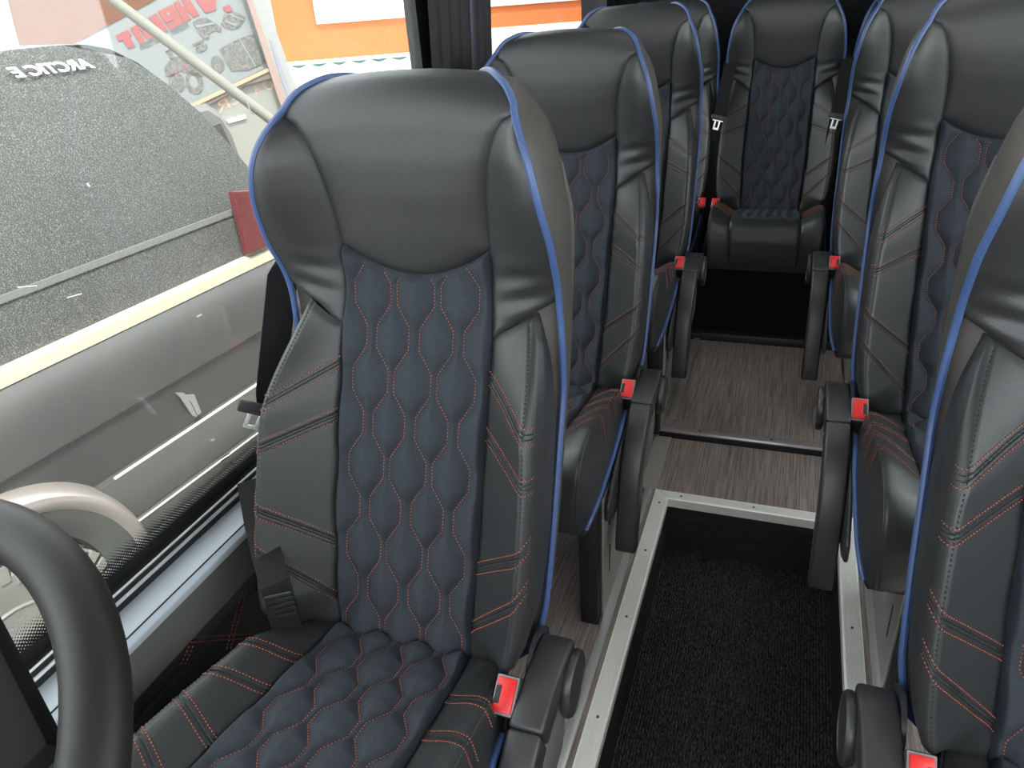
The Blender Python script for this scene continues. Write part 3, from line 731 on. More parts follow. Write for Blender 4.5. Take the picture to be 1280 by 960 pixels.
mb = MB(); ribbon(mb, [(-.045, .72, 1.05), (-.01, .20, .97), (.0, .03, .885), (.012, -.07, .74), (.020, -.11, .62), (.028, -.15, .52)], .047, .0016, (0.35, 1, .25))
link('shoulder_webbing', mb.mesh('shoulder_webbing', M['webbing']), b1)
def ony(px, py, y):
    q = RC.T @ np.array([(px-640)/FPX, (480-py)/FPX, 1.0]); k = y/q[1]; return np.array([q[0]*k, y, 1.26+q[2]*k])
o1 = np.array([-.73, .87, 0])
lapp = [ony(313, 600, .74)-o1, ony(322, 650, .70)-o1, ony(333, 692, .645)-o1, ony(344, 730, .605)-o1, ony(353, 762, .592)-o1, ony(358, 784, .594)-o1]
mb = MB(); ribbon(mb, [tuple(q) for q in lapp], .042, .0022, (.85, .42, .12))
link('lap_webbing', mb.mesh('lap_webbing', M['webbing']), b1)
mb = MB()
for k in range(5):
    a_, b_ = ony(331+1.2*k, 748+6*k, .588)-o1, ony(364+1.5*k, 741+6*k, .588)-o1; ribbon(mb, [tuple(a_), tuple(b_)], .0035, .004, (0, 0, 1))
tag(link('webbing_sewing', mb.mesh('webbing_sewing', M['dark_thread']), b1), kind='stuff')
tongue(b1, tuple(ony(322, 512, .745)-o1), (math.radians(20), math.radians(28), math.radians(35)))
for loc, lab, lean in (((.135, 3.10, .30), 'black seat belt along the middle rear seat, by the seats across the aisle', -1), ((-.285, 3.10, .30), 'black seat belt hanging between the middle rear seat and the half hidden rear seat', 1)):
    b2 = empty('seat_belt', loc, lab, 'seat belt', 'black seat belts')
    mb = MB(); ribbon(mb, [(.03, .16, .72), (.020, .08, .62), (.008, .0, .50), (.0, -.02, .40), (-.002*lean, -.055, .25), (.0, -.09, .10)], .047, .0016, (1, .1, 0))
    link('shoulder_webbing', mb.mesh('shoulder_webbing', M['webbing']), b2)
    tongue(b2, (.004, -.035, .475), (math.radians(-12), math.radians(12), 0))

# ------------------------------------------------------------------ steering wheel
sw = empty('steering_wheel', (-.478, .075, .878), 'black steering wheel rim cut by the picture corner', 'steering wheel')
tl = math.radians(120); nW = Vector((0, math.cos(tl), math.sin(tl))); uW = Vector((1, 0, 0)); vW = nW.cross(uW)
pts = [uW*.19*math.cos(2*PI*k/72)+vW*.19*math.sin(2*PI*k/72) for k in range(73)]
link('rim', MB().tube(pts, .0180, 16, False).mesh('rim', M['rubber']), sw)
hub = MB().lathe([(.03, -.035), (.07, -.03), (.075, -.01), (.06, .004), (.0, .006)], (0, 0, 0), 'z', 32).mesh('hub', M['hub'])
o = link('hub', hub, sw); o.rotation_mode = 'QUATERNION'; o.rotation_quaternion = nW.to_track_quat('Z', 'Y')
for ang in (-25, 205, 90):
    a = math.radians(ang); d_ = uW*math.cos(a)+vW*math.sin(a)
    mb = MB(); ribbon(mb, [d_*.05-nW*.02, d_*.12-nW*.016, d_*.185], .036, .014, tuple(d_.cross(nW)))
    link('spoke', mb.mesh('spoke', M['hub'], bevel=.004), sw)
def wpx(px, py):
    q = Vector(RC.T @ np.array([(px-640)/FPX, (480-py)/FPX, 1.0])); C_ = Vector((0, 0, 1.26)); P_ = sw.location-nW*.015; k = (P_-C_).dot(nW)/q.dot(nW); return C_+q*k-sw.location
mb = MB(); ribbon(mb, [wpx(-130, 690), wpx(-58, 850), wpx(8, 1000)], .072, .020, tuple((wpx(40, 850)-wpx(0, 850))))
link('spoke', mb.mesh('spoke', M['hub'], bevel=.006), sw)
col = MB().tube([-nW*.03, -nW*.12+Vector((0, -.02, 0)), -nW*.3+Vector((0, -.12, 0)), Vector((0, -.30, -.87))], [.035, .045, .05, .05], 16).mesh('steering_column', M['hub'])
link('steering_column', col, sw)

# ------------------------------------------------------------------ outside: ground, car, buildings
GZ = -.78
M['asphalt'] = mat('asphalt', (.30, .285, .26), .9, bump=(60, .4, .01, 'noise'), var=(3, .3))
struct('ground', MB().box(-40, 30, -30, 45, GZ-.1, GZ).mesh('ground', M['asphalt'], False))
AN = math.radians(4.7); DD = np.array([math.sin(AN), math.cos(AN), 0]); NN = np.array([math.cos(AN), -math.sin(AN), 0]); K0 = np.array([-2.0, 1.2, 0])
def car(s, z, n): return K0+DD*s+NN*n+np.array([0, 0, z])
M['car_grey'] = mat('metallic_grey_paint', (0.0574, 0.0558, 0.0558), .45, .3); M['car_ground_lit'] = mat('ground_lit_grey', (0.082, 0.0804, 0.0754), .45, .2)
M['car_silver'] = mat('silver_paint', (0.2952, 0.2624, 0.2501), .3, .4)
M['cream'] = mat('cream_belt', (0.574, 0.5248, 0.41), .5)
M['canopy'] = speckle_mat('speckled_canopy', (.040, .041, .040), (.22, .22, .208), 300, .50, .72, .6)
M['flare'] = mat('dark_flare', (0.0533, 0.0558, 0.0533), .7, var=(60, .3))
M['well'] = speckle_mat('dirty_wheel_well', (.010, .011, .012), (.10, .10, .10), 90, .5, .8, .9)
M['tyre'] = mat('dusty_tyre', (0.1968, 0.1927, 0.1804), .9, bump=(90, .3, .004, 'noise'))
M['tail'] = mat('tail_lamp', (.12, .012, .016), .3)
M['white_letter'] = mat('white_lettering', (.85, .88, .92), .5)
M['green_letter'] = mat('green_patch', (.25, .42, .2), .5)
cr = empty('pickup_truck', (float(K0[0]), float(K0[1]), GZ), 'dark grey car with speckled canopy, parked outside the dusty window', 'car')
def cmesh(name, V, F, material, smooth=True, parent=cr, **k):
    org = np.array([K0[0], K0[1], GZ]); mb = MB().add([tuple(np.array(v)-org) for v in V], F)
    return link(name, mb.mesh(name, material, smooth, **k), parent)
# body side by sections, wheel opening left out
AC, AZ, AR = -.235, -.29, .40
prof = [(-.10, .385), (.0, .375), (.035, .350), (.06, .30), (.075, .24), (.08, .175), (.066, .165), (.06, .08), (.056, .012), (.053, -.016), (.075, -.024), (.085, -.09), (.082, -.17), (.07, -.193), (.082, -.205), (.075, -.33), (.05, -.42), (.0, -.48)]
ss = np.arange(-2.4, 1.75, .03); V = []; F = []
zf = []
for s in ss:
    e = max(0, s-1.3); sh = -.5*e*e
    for n_, z in prof: V.append(car(s, z, n_+sh))
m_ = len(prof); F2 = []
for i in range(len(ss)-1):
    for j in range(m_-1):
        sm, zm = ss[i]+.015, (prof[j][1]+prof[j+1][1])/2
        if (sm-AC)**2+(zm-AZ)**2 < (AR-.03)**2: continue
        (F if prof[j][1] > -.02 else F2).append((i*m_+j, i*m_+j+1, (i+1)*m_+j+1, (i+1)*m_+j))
cmesh('body_side', V, F, M['car_grey'], autosmooth=28); cmesh('rocker_panel', V, F2, M['car_ground_lit'], autosmooth=28)  # lower body is lighter: reflected ground light put into its colour
M['highlight_moulding'] = mat('highlight_moulding', (0.656, 0.656, 0.6314), .35)  # pale mouldings; highlights of the body creases are put into their colour
for n_, z, r_ in ((.072, -.020, .0055), (.083, -.200, .0035)):
    org = np.array([K0[0], K0[1], GZ]); pts = [tuple(car(s, z, n_-.5*max(0, s-1.3)**2)-org) for s in np.linspace(.16 if z > -.1 else .17, 1.7, 24)]
    link('sill_moulding', MB().tube(pts, r_, 8).mesh('sill_moulding', M['highlight_moulding']), cr)
V = [car(s, z, n_) for n_ in (-.12, -1.75) for s, z in ((-2.4, .38), (1.72, .38), (1.72, -.45), (-2.4, -.45))]
cmesh('body_core', V, [(0, 1, 5, 4), (1, 2, 6, 5), (3, 7, 6, 2), (4, 5, 6, 7)], M['car_grey'], False)
V = [car(s, z, n_) for s in (-2.4, 1.66) for n_, z in ((.0, .379), (.0, .425), (-.16, .435), (-.16, .379))]
cmesh('belt_rail', V, [(0, 1, 5, 4), (1, 2, 6, 5), (2, 3, 7, 6), (0, 3, 2, 1), (4, 5, 6, 7)], M['cream'], False, bevel=.006)
# canopy: side outline extruded across the car, top leaning in
ol = [(-2.4, .42), (-2.4, 1.20), (.66, 1.205), (.74, 1.200), (.82, 1.18), (.90, 1.13), (.98, 1.05), (1.06, .95), (1.13, .83), (1.20, .69), (1.26, .55), (1.31, .42)]
lean = lambda z: -.03-.17*max(0, (z-.42)/.78)**1.5
V = [car(s, z, lean(z)) for s, z in ol]; n = len(ol)
# side skin in rows so the lean curves
rows = 14; V = []; F = []
for k in range(rows+1):
    z = .42+(1.205-.42)*k/rows
    zz = [q[1] for q in ol[2:]][::-1]; sv = [q[0] for q in ol[2:]][::-1]
    s1 = float(np.interp(z, zz, sv))
    for i in range(9): V.append(car(-2.4+(s1+2.4)*i/8, z, lean(z)))
for k in range(rows):
    for i in range(8): F.append((k*9+i, k*9+i+1, k*9+10+i, k*9+9+i))
cmesh('canopy_side', V, F, M['canopy'])
V = []; F = []
for s, z in ol[1:]:
    V.append(car(s, z, lean(z))); V.append(car(s, z+.004, lean(z)-.12)); V.append(car(s, z+.006, -.85)); V.append(car(s, z, -1.6))
for i in range(len(ol)-2):
    for j in range(3): F.append((i*4+j, i*4+j+1, i*4+j+5, i*4+j+4))
cmesh('canopy_roof', V, F, M['canopy'])
V = [car(s, z, lean(z)+.006) for s, z in ((-2.4, .605), (1.2, .605), (1.2, .585), (-2.4, .585))]
M['moulding'] = mat('grey_moulding', (.13, .13, .125), .6)
V += [v-NN*.01 for v in V]
cmesh('canopy_moulding', V, [(0, 1, 2, 3), (0, 4, 5, 1), (3, 2, 6, 7), (1, 5, 6, 2)], M['moulding'], False)
V = [car(s, z, n_) for n_ in (-.02, .012) for s, z in ((1.0, .44), (1.16, .44), (1.10, .66), (1.0, .68))]
cmesh('tail_lamp', V, [(0, 1, 2, 3), (7, 6, 5, 4), (0, 4, 5, 1), (1, 5, 6, 2), (2, 6, 7, 3), (3, 7, 4, 0)], M['tail'], False, bevel=.004)
# fender flare ring, inner flare, wheel well
def arc_ring(r0, r1, n0, n1, material, name, a0=-25, a1=205, bulge=.0):
    V = []; F = []; K = 48
    for k in range(K+1):
        a = math.radians(a0+(a1-a0)*k/K); c, s_ = math.cos(a), math.sin(a)
        for q in range(5):
            f_ = q/4; r_ = r0+(r1-r0)*f_; n_ = n0+(n1-n0)*f_+bulge*math.sin(PI*f_); V.append(car(AC+c*r_, AZ+s_*r_*1.02, n_))
    for k in range(K):
        for q in range(4): F.append((k*5+q, k*5+q+1, k*5+6+q, k*5+5+q))
    return cmesh(name, V, F, material)
arc_ring(.435, .40, .03, .125, M['car_silver'], 'fender_flare', bulge=.02)
arc_ring(.40, .36, .125, .120, M['car_silver'], 'fender_face', bulge=.008)
arc_ring(.36, .275, .119, .075, M['flare'], 'flare_lining', bulge=.01)
arc_ring(.275, .28, .075, -.45, M['well'], 'wheel_well', a0=-40, a1=220)
V = [car(AC+.3*math.cos(2*PI*k/32), AZ+.3*math.sin(2*PI*k/32), -.45) for k in range(32)]
cmesh('well_back', V, [tuple(range(32))], M['well'], False)
# wheel with tread lugs
whl = link('wheel', None, cr); wc = car(AC-.03, AZ-.12, -.06)-np.array([K0[0], K0[1], GZ]); whl.location = tuple(wc); whl.rotation_euler = (0, 0, -AN)
tyre = MB().lathe([(.20, .10), (.26, .125), (.31, .125), (.335, .10), (.345, .05), (.345, -.05), (.335, -.10), (.30, -.12)], (0, 0, 0), 'x', 64).mesh('tyre', M['tyre'])
link('tyre', tyre, whl)
lug = MB()
for k in range(44):
    a0 = 2*PI*k/44; a1 = a0+2*PI/44*.62; z0 = .015*(k % 2)
    for (xa, xb, ra, rb) in ((.105, .13, .30-.02*(k % 2), .352), (.055, .108, .33, .360), (-.02, .045, .33, .360), (-.10, -.03, .33, .360)):
        sh = .35*2*PI/44 if xa < .05 else 0
        Q = [(x, r_*math.cos(a+sh), r_*math.sin(a+sh)) for x in (xa, xb) for a in (a0, a1) for r_ in (ra, rb)]
        lug.add(Q, [(0, 1, 3, 2), (4, 6, 7, 5), (0, 4, 5, 1), (2, 3, 7, 6), (0, 2, 6, 4), (1, 5, 7, 3)])
tag(link('tread_lugs', lug.mesh('tread_lugs', M['tyre'], False), whl), kind='stuff')
link('rim', MB().lathe([(.21, .09), (.19, .105), (.18, .06), (.06, .05), (.05, .07), (.0, .07)], (0, 0, 0), 'x', 40).mesh('rim', M['steel']), whl)

# lettering helper: real text turned into mesh, mirrored as the photograph shows it
def text_mesh(s, size, extrude, material, name, shear=0, bold=.0, mirror=True):
    cu_ = bpy.data.curves.new('t', 'FONT'); cu_.body = s; cu_.size = size; cu_.extrude = extrude; cu_.shear = shear; cu_.offset = bold; cu_.resolution_u = 3
    ob = bpy.data.objects.new('t', cu_); COL.objects.link(ob); dg = bpy.context.evaluated_depsgraph_get(); dg.update()
    me = bpy.data.meshes.new_from_object(ob.evaluated_get(dg)); bpy.data.objects.remove(ob); bpy.data.curves.remove(cu_)
    me.name = name; me.materials.clear(); me.materials.append(material)
    if mirror:
        me = mirrored(me, name)
    return me
def place(name, me, origin, xdir, ydir, parent, scale=(1, 1)):
    """text plane basis given in world space, parent origin subtracted"""
    x = Vector(xdir).normalized(); y = Vector(ydir); y = (y-x*y.dot(x)).normalized(); z = x.cross(y)
    o = link(name, me, parent)
    mw = Matrix.Translation(Vector(origin)) @ Matrix((x, y, z)).transposed().to_4x4() @ Matrix.Diagonal((scale[0], scale[1], 1, 1))
    pm = Matrix.Translation(parent.location) @ parent.rotation_euler.to_matrix().to_4x4()
    o.matrix_parent_inverse = Matrix.Identity(4); o.matrix_basis = pm.inverted() @ mw
    return o
sd = car(.725, 1.134, lean(1.134)+.010)
place('car_lettering', text_mesh('ARCTIC E', .040, .001, M['white_letter'], 'car_lettering', .45, .0014), sd, tuple(DD), tuple(NN*-.2+np.array([0, 0, 1.0])), cr, (1.5, 1))
V = [car(s, z, lean(z)+.014) for s, z in ((-.2, 1.135), (.35, 1.135), (.33, 1.19), (-.2, 1.19))]; V += [v+NN*-.012 for v in V]
cmesh('green_patch', V, [(0, 1, 2, 3), (0, 4, 5, 1), (3, 2, 6, 7), (1, 5, 6, 2)], M['green_letter'], False)
# pale mark low on the car side
em = MB()
def carpx(px, py, n_):
    q = RC.T @ np.array([(px-640)/FPX, (480-py)/FPX, 1.0]); C_ = np.array([0, 0, 1.26]); P_ = K0+NN*n_; k = ((P_-C_)@NN)/(q@NN); return C_+q*k
def carstrip(pts, n_):
    Q = [carpx(*p_, n_) for p_ in pts]; return Q+[v-NN*.006 for v in Q]
Vs = []; Fs = []
for poly in ([(219, 491), (230, 491), (234, 496), (247, 521), (241, 520), (226, 497)], [(232, 494), (243, 493), (252, 516), (247, 519), (240, 504), (236, 500)]):
    n0 = len(Vs); q = carstrip(poly, .075); k = len(poly); Vs += q; Fs += [tuple(n0+i for i in range(k))]+[(n0+i, n0+(i+1) % k, n0+k+(i+1) % k, n0+k+i) for i in range(k)]
M['side_mark'] = mat('pale_mark', (.22, .22, .21), .5)
cmesh('car_side_mark', Vs, Fs, M['side_mark'], False)

# ---- tilted hoarding behind the car: a flat printed board, its print read off on its own plane
NQ = np.array([0.5, -0.866, 0.0]); P_B = np.array([0, 0, 1.26])+(RC.T @ np.array([(240-640)/FPX, (480-80)/FPX, 1.0]))*5.6
dq = np.array([0, 0, 1.26])-P_B; dq[2] = 0; NQ = dq/np.linalg.norm(dq); UQ = np.array([-NQ[1], NQ[0], 0]); bo = np.array([P_B[0], P_B[1], GZ])
def bp3(px, py, d_):
    q = RC.T @ np.array([(px-640)/FPX, (480-py)/FPX, 1.0]); C_ = np.array([0, 0, 1.26]); P_ = P_B+NQ*d_; k = ((P_-C_)@NQ)/(q@NQ); return C_+q*k
def bpoly(mb, px, d0=.0, d1=.005):
    Q = [bp3(*p_, d1) for p_ in px]; k = len(Q)
    V = [q-bo for q in Q]+[q-NQ*(d1-d0)-bo for q in Q]
    mb.add(V, [tuple(range(k))]+[(i, (i+1) % k, k+(i+1) % k, k+i) for i in range(k)])
def ell(cx, cy, rx, ry, rot=0, k=20):
    c, s = math.cos(rot), math.sin(rot); return [(cx+rx*math.cos(2*PI*i/k)*c-ry*math.sin(2*PI*i/k)*s, cy+rx*math.cos(2*PI*i/k)*s+ry*math.sin(2*PI*i/k)*c) for i in range(k)]
M['banner'] = mat('banner_vinyl', (0.164, 0.1763, 0.1788), .6); M['banner_red'] = mat('banner_red', (0.2214, 0.0615, 0.0615), .6); M['ink'] = mat('banner_ink', (.14, .145, .15), .6)
M['ink2'] = speckle_mat('banner_grey_ink', (.08, .076, .072), (.15, .145, .14), 60, .4, .7, .7); M['orange2'] = mat('faded_orange', (0.1068, 0.0381, 0.0178), .8, var=(2, .1))
M['ledge'] = mat('brown_ledge', (0.123, 0.0943, 0.0779), .8); M['ledge2'] = mat('tan_edge', (0.328, 0.2296, 0.1558), .7); M['tan_letter'] = mat('tan_letter', (0.41, 0.246, 0.1804), .6)
M['white_wall'] = mat('white_wall', (0.697, 0.697, 0.6806), .8, var=(4, .06)); M['base'] = mat('pale_base', (0.1886, 0.1845, 0.164), .7); M['corr'] = mat('white_corrugated', (.88, .92, .90), .6)
M['frame_a'] = mat('pale_grey_frame', (0.2214, 0.2214, 0.2132), .5); M['frame_b'] = mat('pinkish_frame', (0.2296, 0.164, 0.1435), .5); M['frame_c'] = mat('bluish_frame', (0.1886, 0.1804, 0.2214), .5)
bn = empty('hoarding', tuple(bo), 'tilted pale hoarding printed with red letters and vehicles behind the speckled car', 'hoarding')
def bq(name, px, material, d0=.0, d1=.005, parent=bn):
    mb = MB(); bpoly(mb, px, d0, d1); return link(name, mb.mesh(name, material, False), parent)
bq('board', [(262, -200), (420, 290), (330, 338), (-260, 352), (-260, 60), (-60, -40)], M['banner'], -.05, 0)
bq('orange_field', [(-60, -35), (22, -75), (262, -195), (205, -10), (194, 0), (130, 35), (60, 72), (-60, 130)], M['orange2'])
bq('white_field', [(-60, -20), (0, -8), (6, 30), (14, 65), (-60, 90)], M['white_wall'], .004, .010)
bq('pale_orange_post', [(-6, -20), (4, -22), (26, 64), (13, 70)], M['frame_b'], .005, .012)
bq('brown_ledge', [(226, 137), (330, 86), (345, 83), (350, 95), (308, 106), (225, 150)], M['ledge'], .0, .05)
bq('tan_edge', [(226, 136), (335, 85), (337, 89), (227, 141)], M['ledge2'], .05, .06)
bq('base_panel', [(225, 149), (308, 106), (352, 94), (415, 288), (330, 336), (225, 338)], M['base'], .0, .012)
bq('light_bar', [(283, 150), (307, 144), (308, 148), (286, 154)], M['corr'], .012, .03)
fr_ = bq('edge_frame', [(302, -40), (318, -40), (371, 112), (394, 180), (374, 184), (352, 120)], M['frame_a'], .0, .07)
bq('frame_lip', [(299, -30), (305, -30), (356, 118), (372, 165), (366, 170), (347, 120)], M['frame_b'], .04, .075, fr_)
bq('frame_strip', [(337, 50), (340, 50), (362, 112), (386, 175), (380, 178), (352, 100)], M['frame_c'], .07, .076, fr_)
# big red letters, one object each, shapes as they stand in the photograph
def P1(x, y): return (140+x/9.846, y/9.843)
def letter(pxs, name='red_letter', hole=None):
    mb = MB()
    for poly in pxs: bpoly(mb, [P1(*q) for q in poly], .0, .006)
    return link(name, mb.mesh(name, M['banner_red'], False), bn)
letter([[(40, 440), (190, 365), (240, 430), (215, 448), (285, 570), (205, 600), (130, 490), (80, 510)]])
letter([[(220, 350), (370, 270), (400, 310), (505, 465), (440, 492), (340, 355), (325, 365), (415, 520), (350, 538)], [(290, 265), (310, 240), (345, 290), (320, 330)]])
letter([[(450, 215), (540, 160), (690, 380), (640, 400), (600, 420), (510, 450), (470, 380), (560, 330)]])
letter([[(565, 140), (740, 55), (885, 280), (715, 365), (665, 310), (770, 262), (750, 240), (655, 292)]])
letter([[(755, 40), (815, 0), (865, 85), (900, 80), (850, 0), (960, 0), (1075, 180), (1000, 215), (935, 135), (915, 145), (975, 230), (895, 275)]])
letter([[(1030, 0), (1280, 0), (1280, 125), (1150, 160)]])
mb = MB(); bpoly(mb, [P1(675, 160), P1(700, 145), P1(718, 180), P1(695, 195)], .006, .008); link('letter_counter', mb.mesh('letter_counter', M['banner'], False), bn)
def btext(name, s_, px0, px1, h, material, d_=.006, bold=0):
    """mirrored line of print running from px0 (its left end in the photograph) to px1"""
    a, b = bp3(*px0, d_), bp3(*px1, d_); xd = (b-a)/np.linalg.norm(b-a); me = text_mesh(s_, 1.0, .002, material, name, 0, bold)
    n = len(me.vertices); co = np.empty(n*3); me.vertices.foreach_get('co', co); co = co.reshape(-1, 3); wd_ = co[:, 0].max()-co[:, 0].min(); co[:, 0] -= co[:, 0].min(); co[:, 0] *= np.linalg.norm(b-a)/wd_; co[:, 1] *= h; co[:, 2] -= .001
    me.vertices.foreach_set('co', co.ravel()); me.update()
    return place(name, me, tuple(a), tuple(xd), (0, 0, 1), bn)
btext('small_lettering', 'gardem', (177, 62), (204, 49), .075, M['ink']); btext('small_lettering', 'mabem', (215, 43), (237, 33), .075, M['ink'])
btext('small_lettering', 'r', (204, 47), (207, 46), .075, M['ink'])
btext('tan_lettering', 'ER', (274, 142), (304, 126), .12, M['tan_letter'], .014); btext('tan_lettering', 'A', (320, 118), (327, 114), .09, M['tan_letter'], .014); btext('tan_lettering', 'O', (337, 115), (344, 106), .12, M['tan_letter'], .014)
mb = MB(); bpoly(mb, ell(243, 103, 11, 15, -.3)); bpoly(mb, ell(221, 103, 10, 13, -.3)); bpoly(mb, ell(272, 80, 8, 11, -.4)); bpoly(mb, ell(252, 60, 8, 5, -.4))
bpoly(mb, [(205, 85), (213, 74), (228, 68), (246, 74), (258, 92), (250, 98), (238, 93), (225, 88), (216, 96), (207, 95)])
bpoly(mb, [(208, 64), (213, 62), (219, 73), (214, 75)]); bpoly(mb, [(206, 64), (223, 57), (224, 59), (208, 66)]); bpoly(mb, [(240, 55), (254, 49), (255, 52), (242, 58)])
tag(link('quad_print', mb.mesh('quad_print', M['ink2'], False), bn), kind='stuff')
mb = MB(); bpoly(mb, [(226, 72), (240, 76), (247, 82), (236, 80)], .005, .008); bpoly(mb, [(229, 80), (235, 85), (231, 87)], .005, .008); bpoly(mb, [(216, 89), (223, 90), (219, 93)], .005, .008); bpoly(mb, [(278, 9), (287, 6), (291, 13), (283, 16)], .005, .008)
tag(link('red_print', mb.mesh('red_print', M['banner_red'], False), bn), kind='stuff')
bq('wheel_print', ell(242, 103, 5, 8, -.3), M['banner'], .005, .008)
bq('buggy_print', [(241, 28), (248, 23), (258, 22), (268, 28), (277, 34), (276, 40), (268, 38), (262, 42), (261, 49), (256, 49), (250, 44)], M['ink2'])
bq('sledge_print', [(276, 30), (281, 17), (296, 15), (307, 22), (304, 28), (298, 35), (290, 37), (282, 35)], M['ink2'])
bq('box_print', [(274, 61), (299, 48), (318, 42), (332, 78), (310, 88), (289, 89)], M['ink2'])
mb = MB(); bpoly(mb, [(244, 32), (268, 28), (268, 30), (246, 35)], .005, .008); bpoly(mb, [(282, 25), (296, 31), (295, 33), (281, 27)], .005, .008); bpoly(mb, [(288, 17), (304, 24), (303, 25), (287, 19)], .005, .008); bpoly(mb, [(298.5, 48.5), (299.7, 48), (320.5, 83), (319.3, 83.5)], .005, .008)
tag(link('pale_print', mb.mesh('pale_print', M['banner'], False), bn), kind='stuff')
# pole leaning in front of it
M['pole'] = mat('weathered_pole', (0.123, 0.1173, 0.1), .7)
def far(px, py, dist):
    q = RC.T @ np.array([(px-640)/FPX, (480-py)/FPX, 1.0]); return np.array([0, 0, 1.26])+q*dist
A, B = far(128, -10, 4.6), far(330, 143, 4.9)
A2, B2 = A+(A-B)*.35, B+(B-A)*(abs(GZ-B[2])/abs(B[2]-A[2]))
po = empty('leaning_pole', tuple(B2), 'weathered grey pole leaning in front of the tilted hoarding', 'pole')
link('pole', MB().tube([tuple(B2-B2), tuple(A2-B2)], .034, 12).mesh('pole', M['pole']), po)
link('cable', MB().tube([tuple(far(308, 124, 4.8)-B2), tuple(far(313, 140, 4.82)-B2), tuple(far(318, 143, 4.85)-B2)], .004, 6).mesh('cable', M['ink']), po)
# another vehicle's grey corner between the speckled car and the hoarding
M['car2'] = mat('pale_grey_paint', (0.1148, 0.1148, 0.1107), .5, .1); M['dark_glass'] = mat('brown_dark_glass', (.045, .038, .034), .4)
D2 = 4.6; c2o = far(265, 200, D2); c2o[2] = GZ
c2 = empty('grey_car', tuple(c2o), 'pale grey car corner with dark brown glass between speckled car and hoarding', 'car')
dq2 = c2o-np.array([0, 0, GZ]); dq2 /= np.linalg.norm(dq2)
def c2part(name, px, dist, depth, material, parent=c2):
    mb = MB(); C_ = np.array([0, 0, 1.26]); Q = []
    for p_ in px:
        q = RC.T @ np.array([(p_[0]-640)/FPX, (480-p_[1])/FPX, 1.0]); hq = q@dq2; Q.append(C_+q*(dist/hq))
    V = [q-c2o for q in Q]+[q+dq2*depth-c2o for q in Q]; k = len(Q)
    mb.add(V, [tuple(range(k)), tuple(range(2*k-1, k-1, -1))]+[(i, (i+1) % k, k+(i+1) % k, k+i) for i in range(k)])
    return link(name, mb.mesh(name, material, True, autosmooth=30), parent)
d0_ = float((c2o[:2]**2).sum()**.5)
c2part('body', [(238, 143), (260, 138), (276, 148), (289, 168), (303, 205), (313, 250), (322, 320), (330, 420), (200, 470), (190, 200)], d0_, .45, M['car2'])
c2part('side_glass', [(253, 162), (276, 154), (288, 180), (300, 222), (306, 262), (262, 280), (246, 190)], d0_-.012, .02, M['dark_glass'])
for px_ in (215, 300):
    p_ = far(px_, 420, D2)-c2o; link('wheel', MB().lathe([(.18, -.1), (.30, -.1), (.32, 0), (.30, .1), (.18, .1)], (float(p_[0])-.05, float(p_[1]), .32), 'x', 28).mesh('wheel', M['tyre']), c2)

# orange house facing the bus
TH = math.radians(26.5); E_ = np.array([-math.sin(TH), math.cos(TH), 0]); NB = np.array([math.cos(TH), math.sin(TH), 0])
M['orange'] = mat('orange_facade', (0.3772, 0.0836, 0.0131), .75, var=(1.2, .05)); M['window_white'] = mat('white_frame', (0.41, 0.4018, 0.3649), .6, var=(20, .1)); M['dull_pane'] = mat('dull_pane', (.30, .30, .27), .3)
M['pale_pane'] = mat('pale_pane', (.74, .84, .92), .15); M['shade_strip'] = mat('teal_shade', (.10, .20, .18), .7)
def wallbox(mb, s0, s1, z0, z1, d0, d1, P, e, n, org):
    V = [P+e*s+n*d_+np.array([0, 0, z])-org for s in (s0, s1) for d_ in (d0, d1) for z in (z0, z1)]
    mb.add(V, [(0, 1, 3, 2), (4, 6, 7, 5), (0, 4, 5, 1), (2, 3, 7, 6), (0, 2, 6, 4), (1, 5, 7, 3)])
Q0 = np.array([-8.27, 11.475, 0]); ho = np.array([Q0[0], Q0[1], GZ])
hs = empty('orange_house', tuple(ho), 'bright orange house with white framed windows beyond the side windows', 'building')
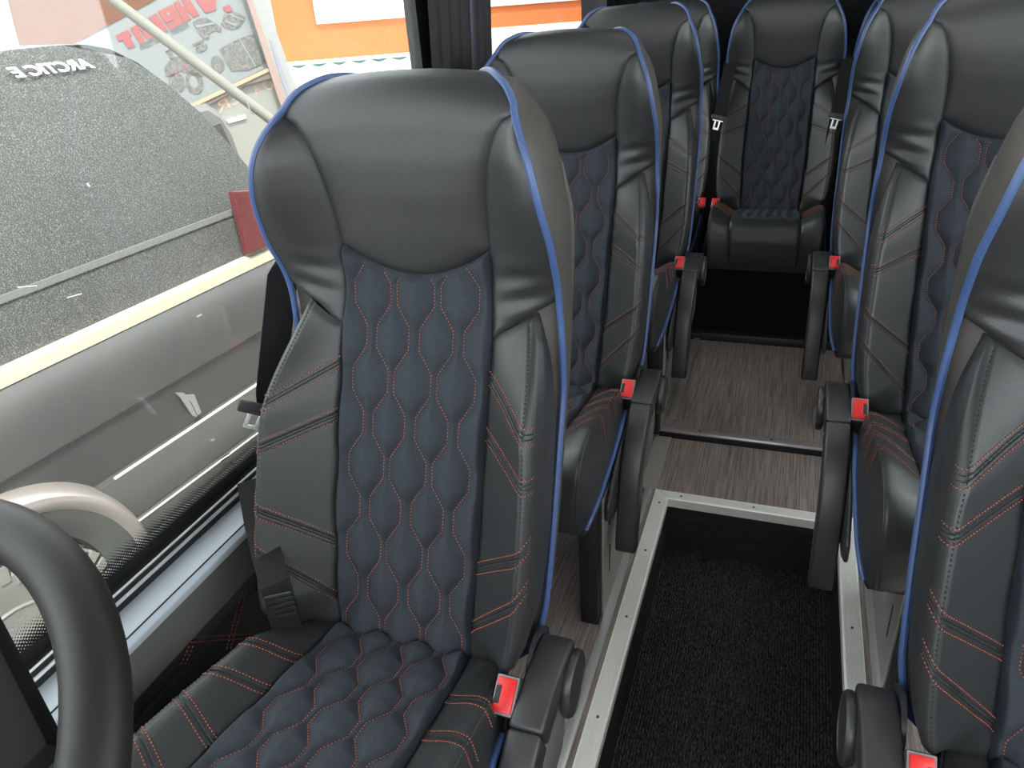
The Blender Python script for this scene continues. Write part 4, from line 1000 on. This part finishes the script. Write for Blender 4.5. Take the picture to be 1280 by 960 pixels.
def hpart(name, s0, s1, z0, z1, d0, d1, material, parent=hs, bevel=0):
    mb = MB(); wallbox(mb, s0, s1, z0, z1, d0, d1, Q0, NB, -E_, ho); return link(name, mb.mesh(name, material, False, bevel=bevel), parent)
hpart('orange_wall', -.02, 8.5, .44, 3.6, -.5, 0, M['orange'])
hpart('white_corner', -.30, -.02, .44, 3.6, -.4, -.05, M['white_wall'])
fr_ = hpart('window_frame', .66, 2.9, .98, 2.6, .0, .05, M['window_white']); hpart('pane', .92, 2.7, 1.10, 2.5, .04, .06, M['pale_pane'], fr_)
fr_ = hpart('window_frame', 3.2, 5.30, 1.04, 2.6, .0, .05, M['window_white']); hpart('pane', 3.35, 5.15, 1.14, 2.5, .04, .06, M['pale_pane'], fr_)
hpart('white_base', 3.2, 8.5, GZ, .715, .0, .04, M['window_white'])
for a_ in (3.35, 4.35, 5.4):
    fr_ = hpart('lower_window', a_, a_+.8, -.3, .66, .04, .07, M['window_white']); hpart('pane', a_+.09, a_+.71, -.2, .55, .06, .08, M['dull_pane'], fr_)
hpart('ground_wall', -.02, 3.2, GZ, .44, -.4, 0, M['white_wall'])
# white corrugated roof edge in front of it
rf = empty('corrugated_canopy', tuple(ho), 'white corrugated metal sheet below the orange wall', 'canopy')
pts = []; V = []; F = []; n = 200
for i in range(n):
    s = -.15+3.3*i/(n-1); zz_ = .36+.022*math.sin(s*2*PI/.34)
    for d_, dz in ((.12, .0), (2.2, -.42)): V.append(Q0+NB*s-E_*d_+np.array([0, 0, zz_+dz])-ho)
for i in range(n-1): F.append((i*2, i*2+2, i*2+3, i*2+1))
o = link('sheet', MB().add(V, F).mesh('sheet', M['corr']), rf)
hpart('flashing', -.15, 3.15, .392, .44, .0, .14, M['corr'], rf); hpart('painted_shade', -.15, 3.15, .34, .392, .02, .05, M['shade_strip'], rf)  # teal strip: shade under the flashing put into its colour
for s in (0.0, 1.6, 3.1): hpart('support_post', s, s+.08, GZ, -.12, 2.05, 2.13, M['corr'], rf)
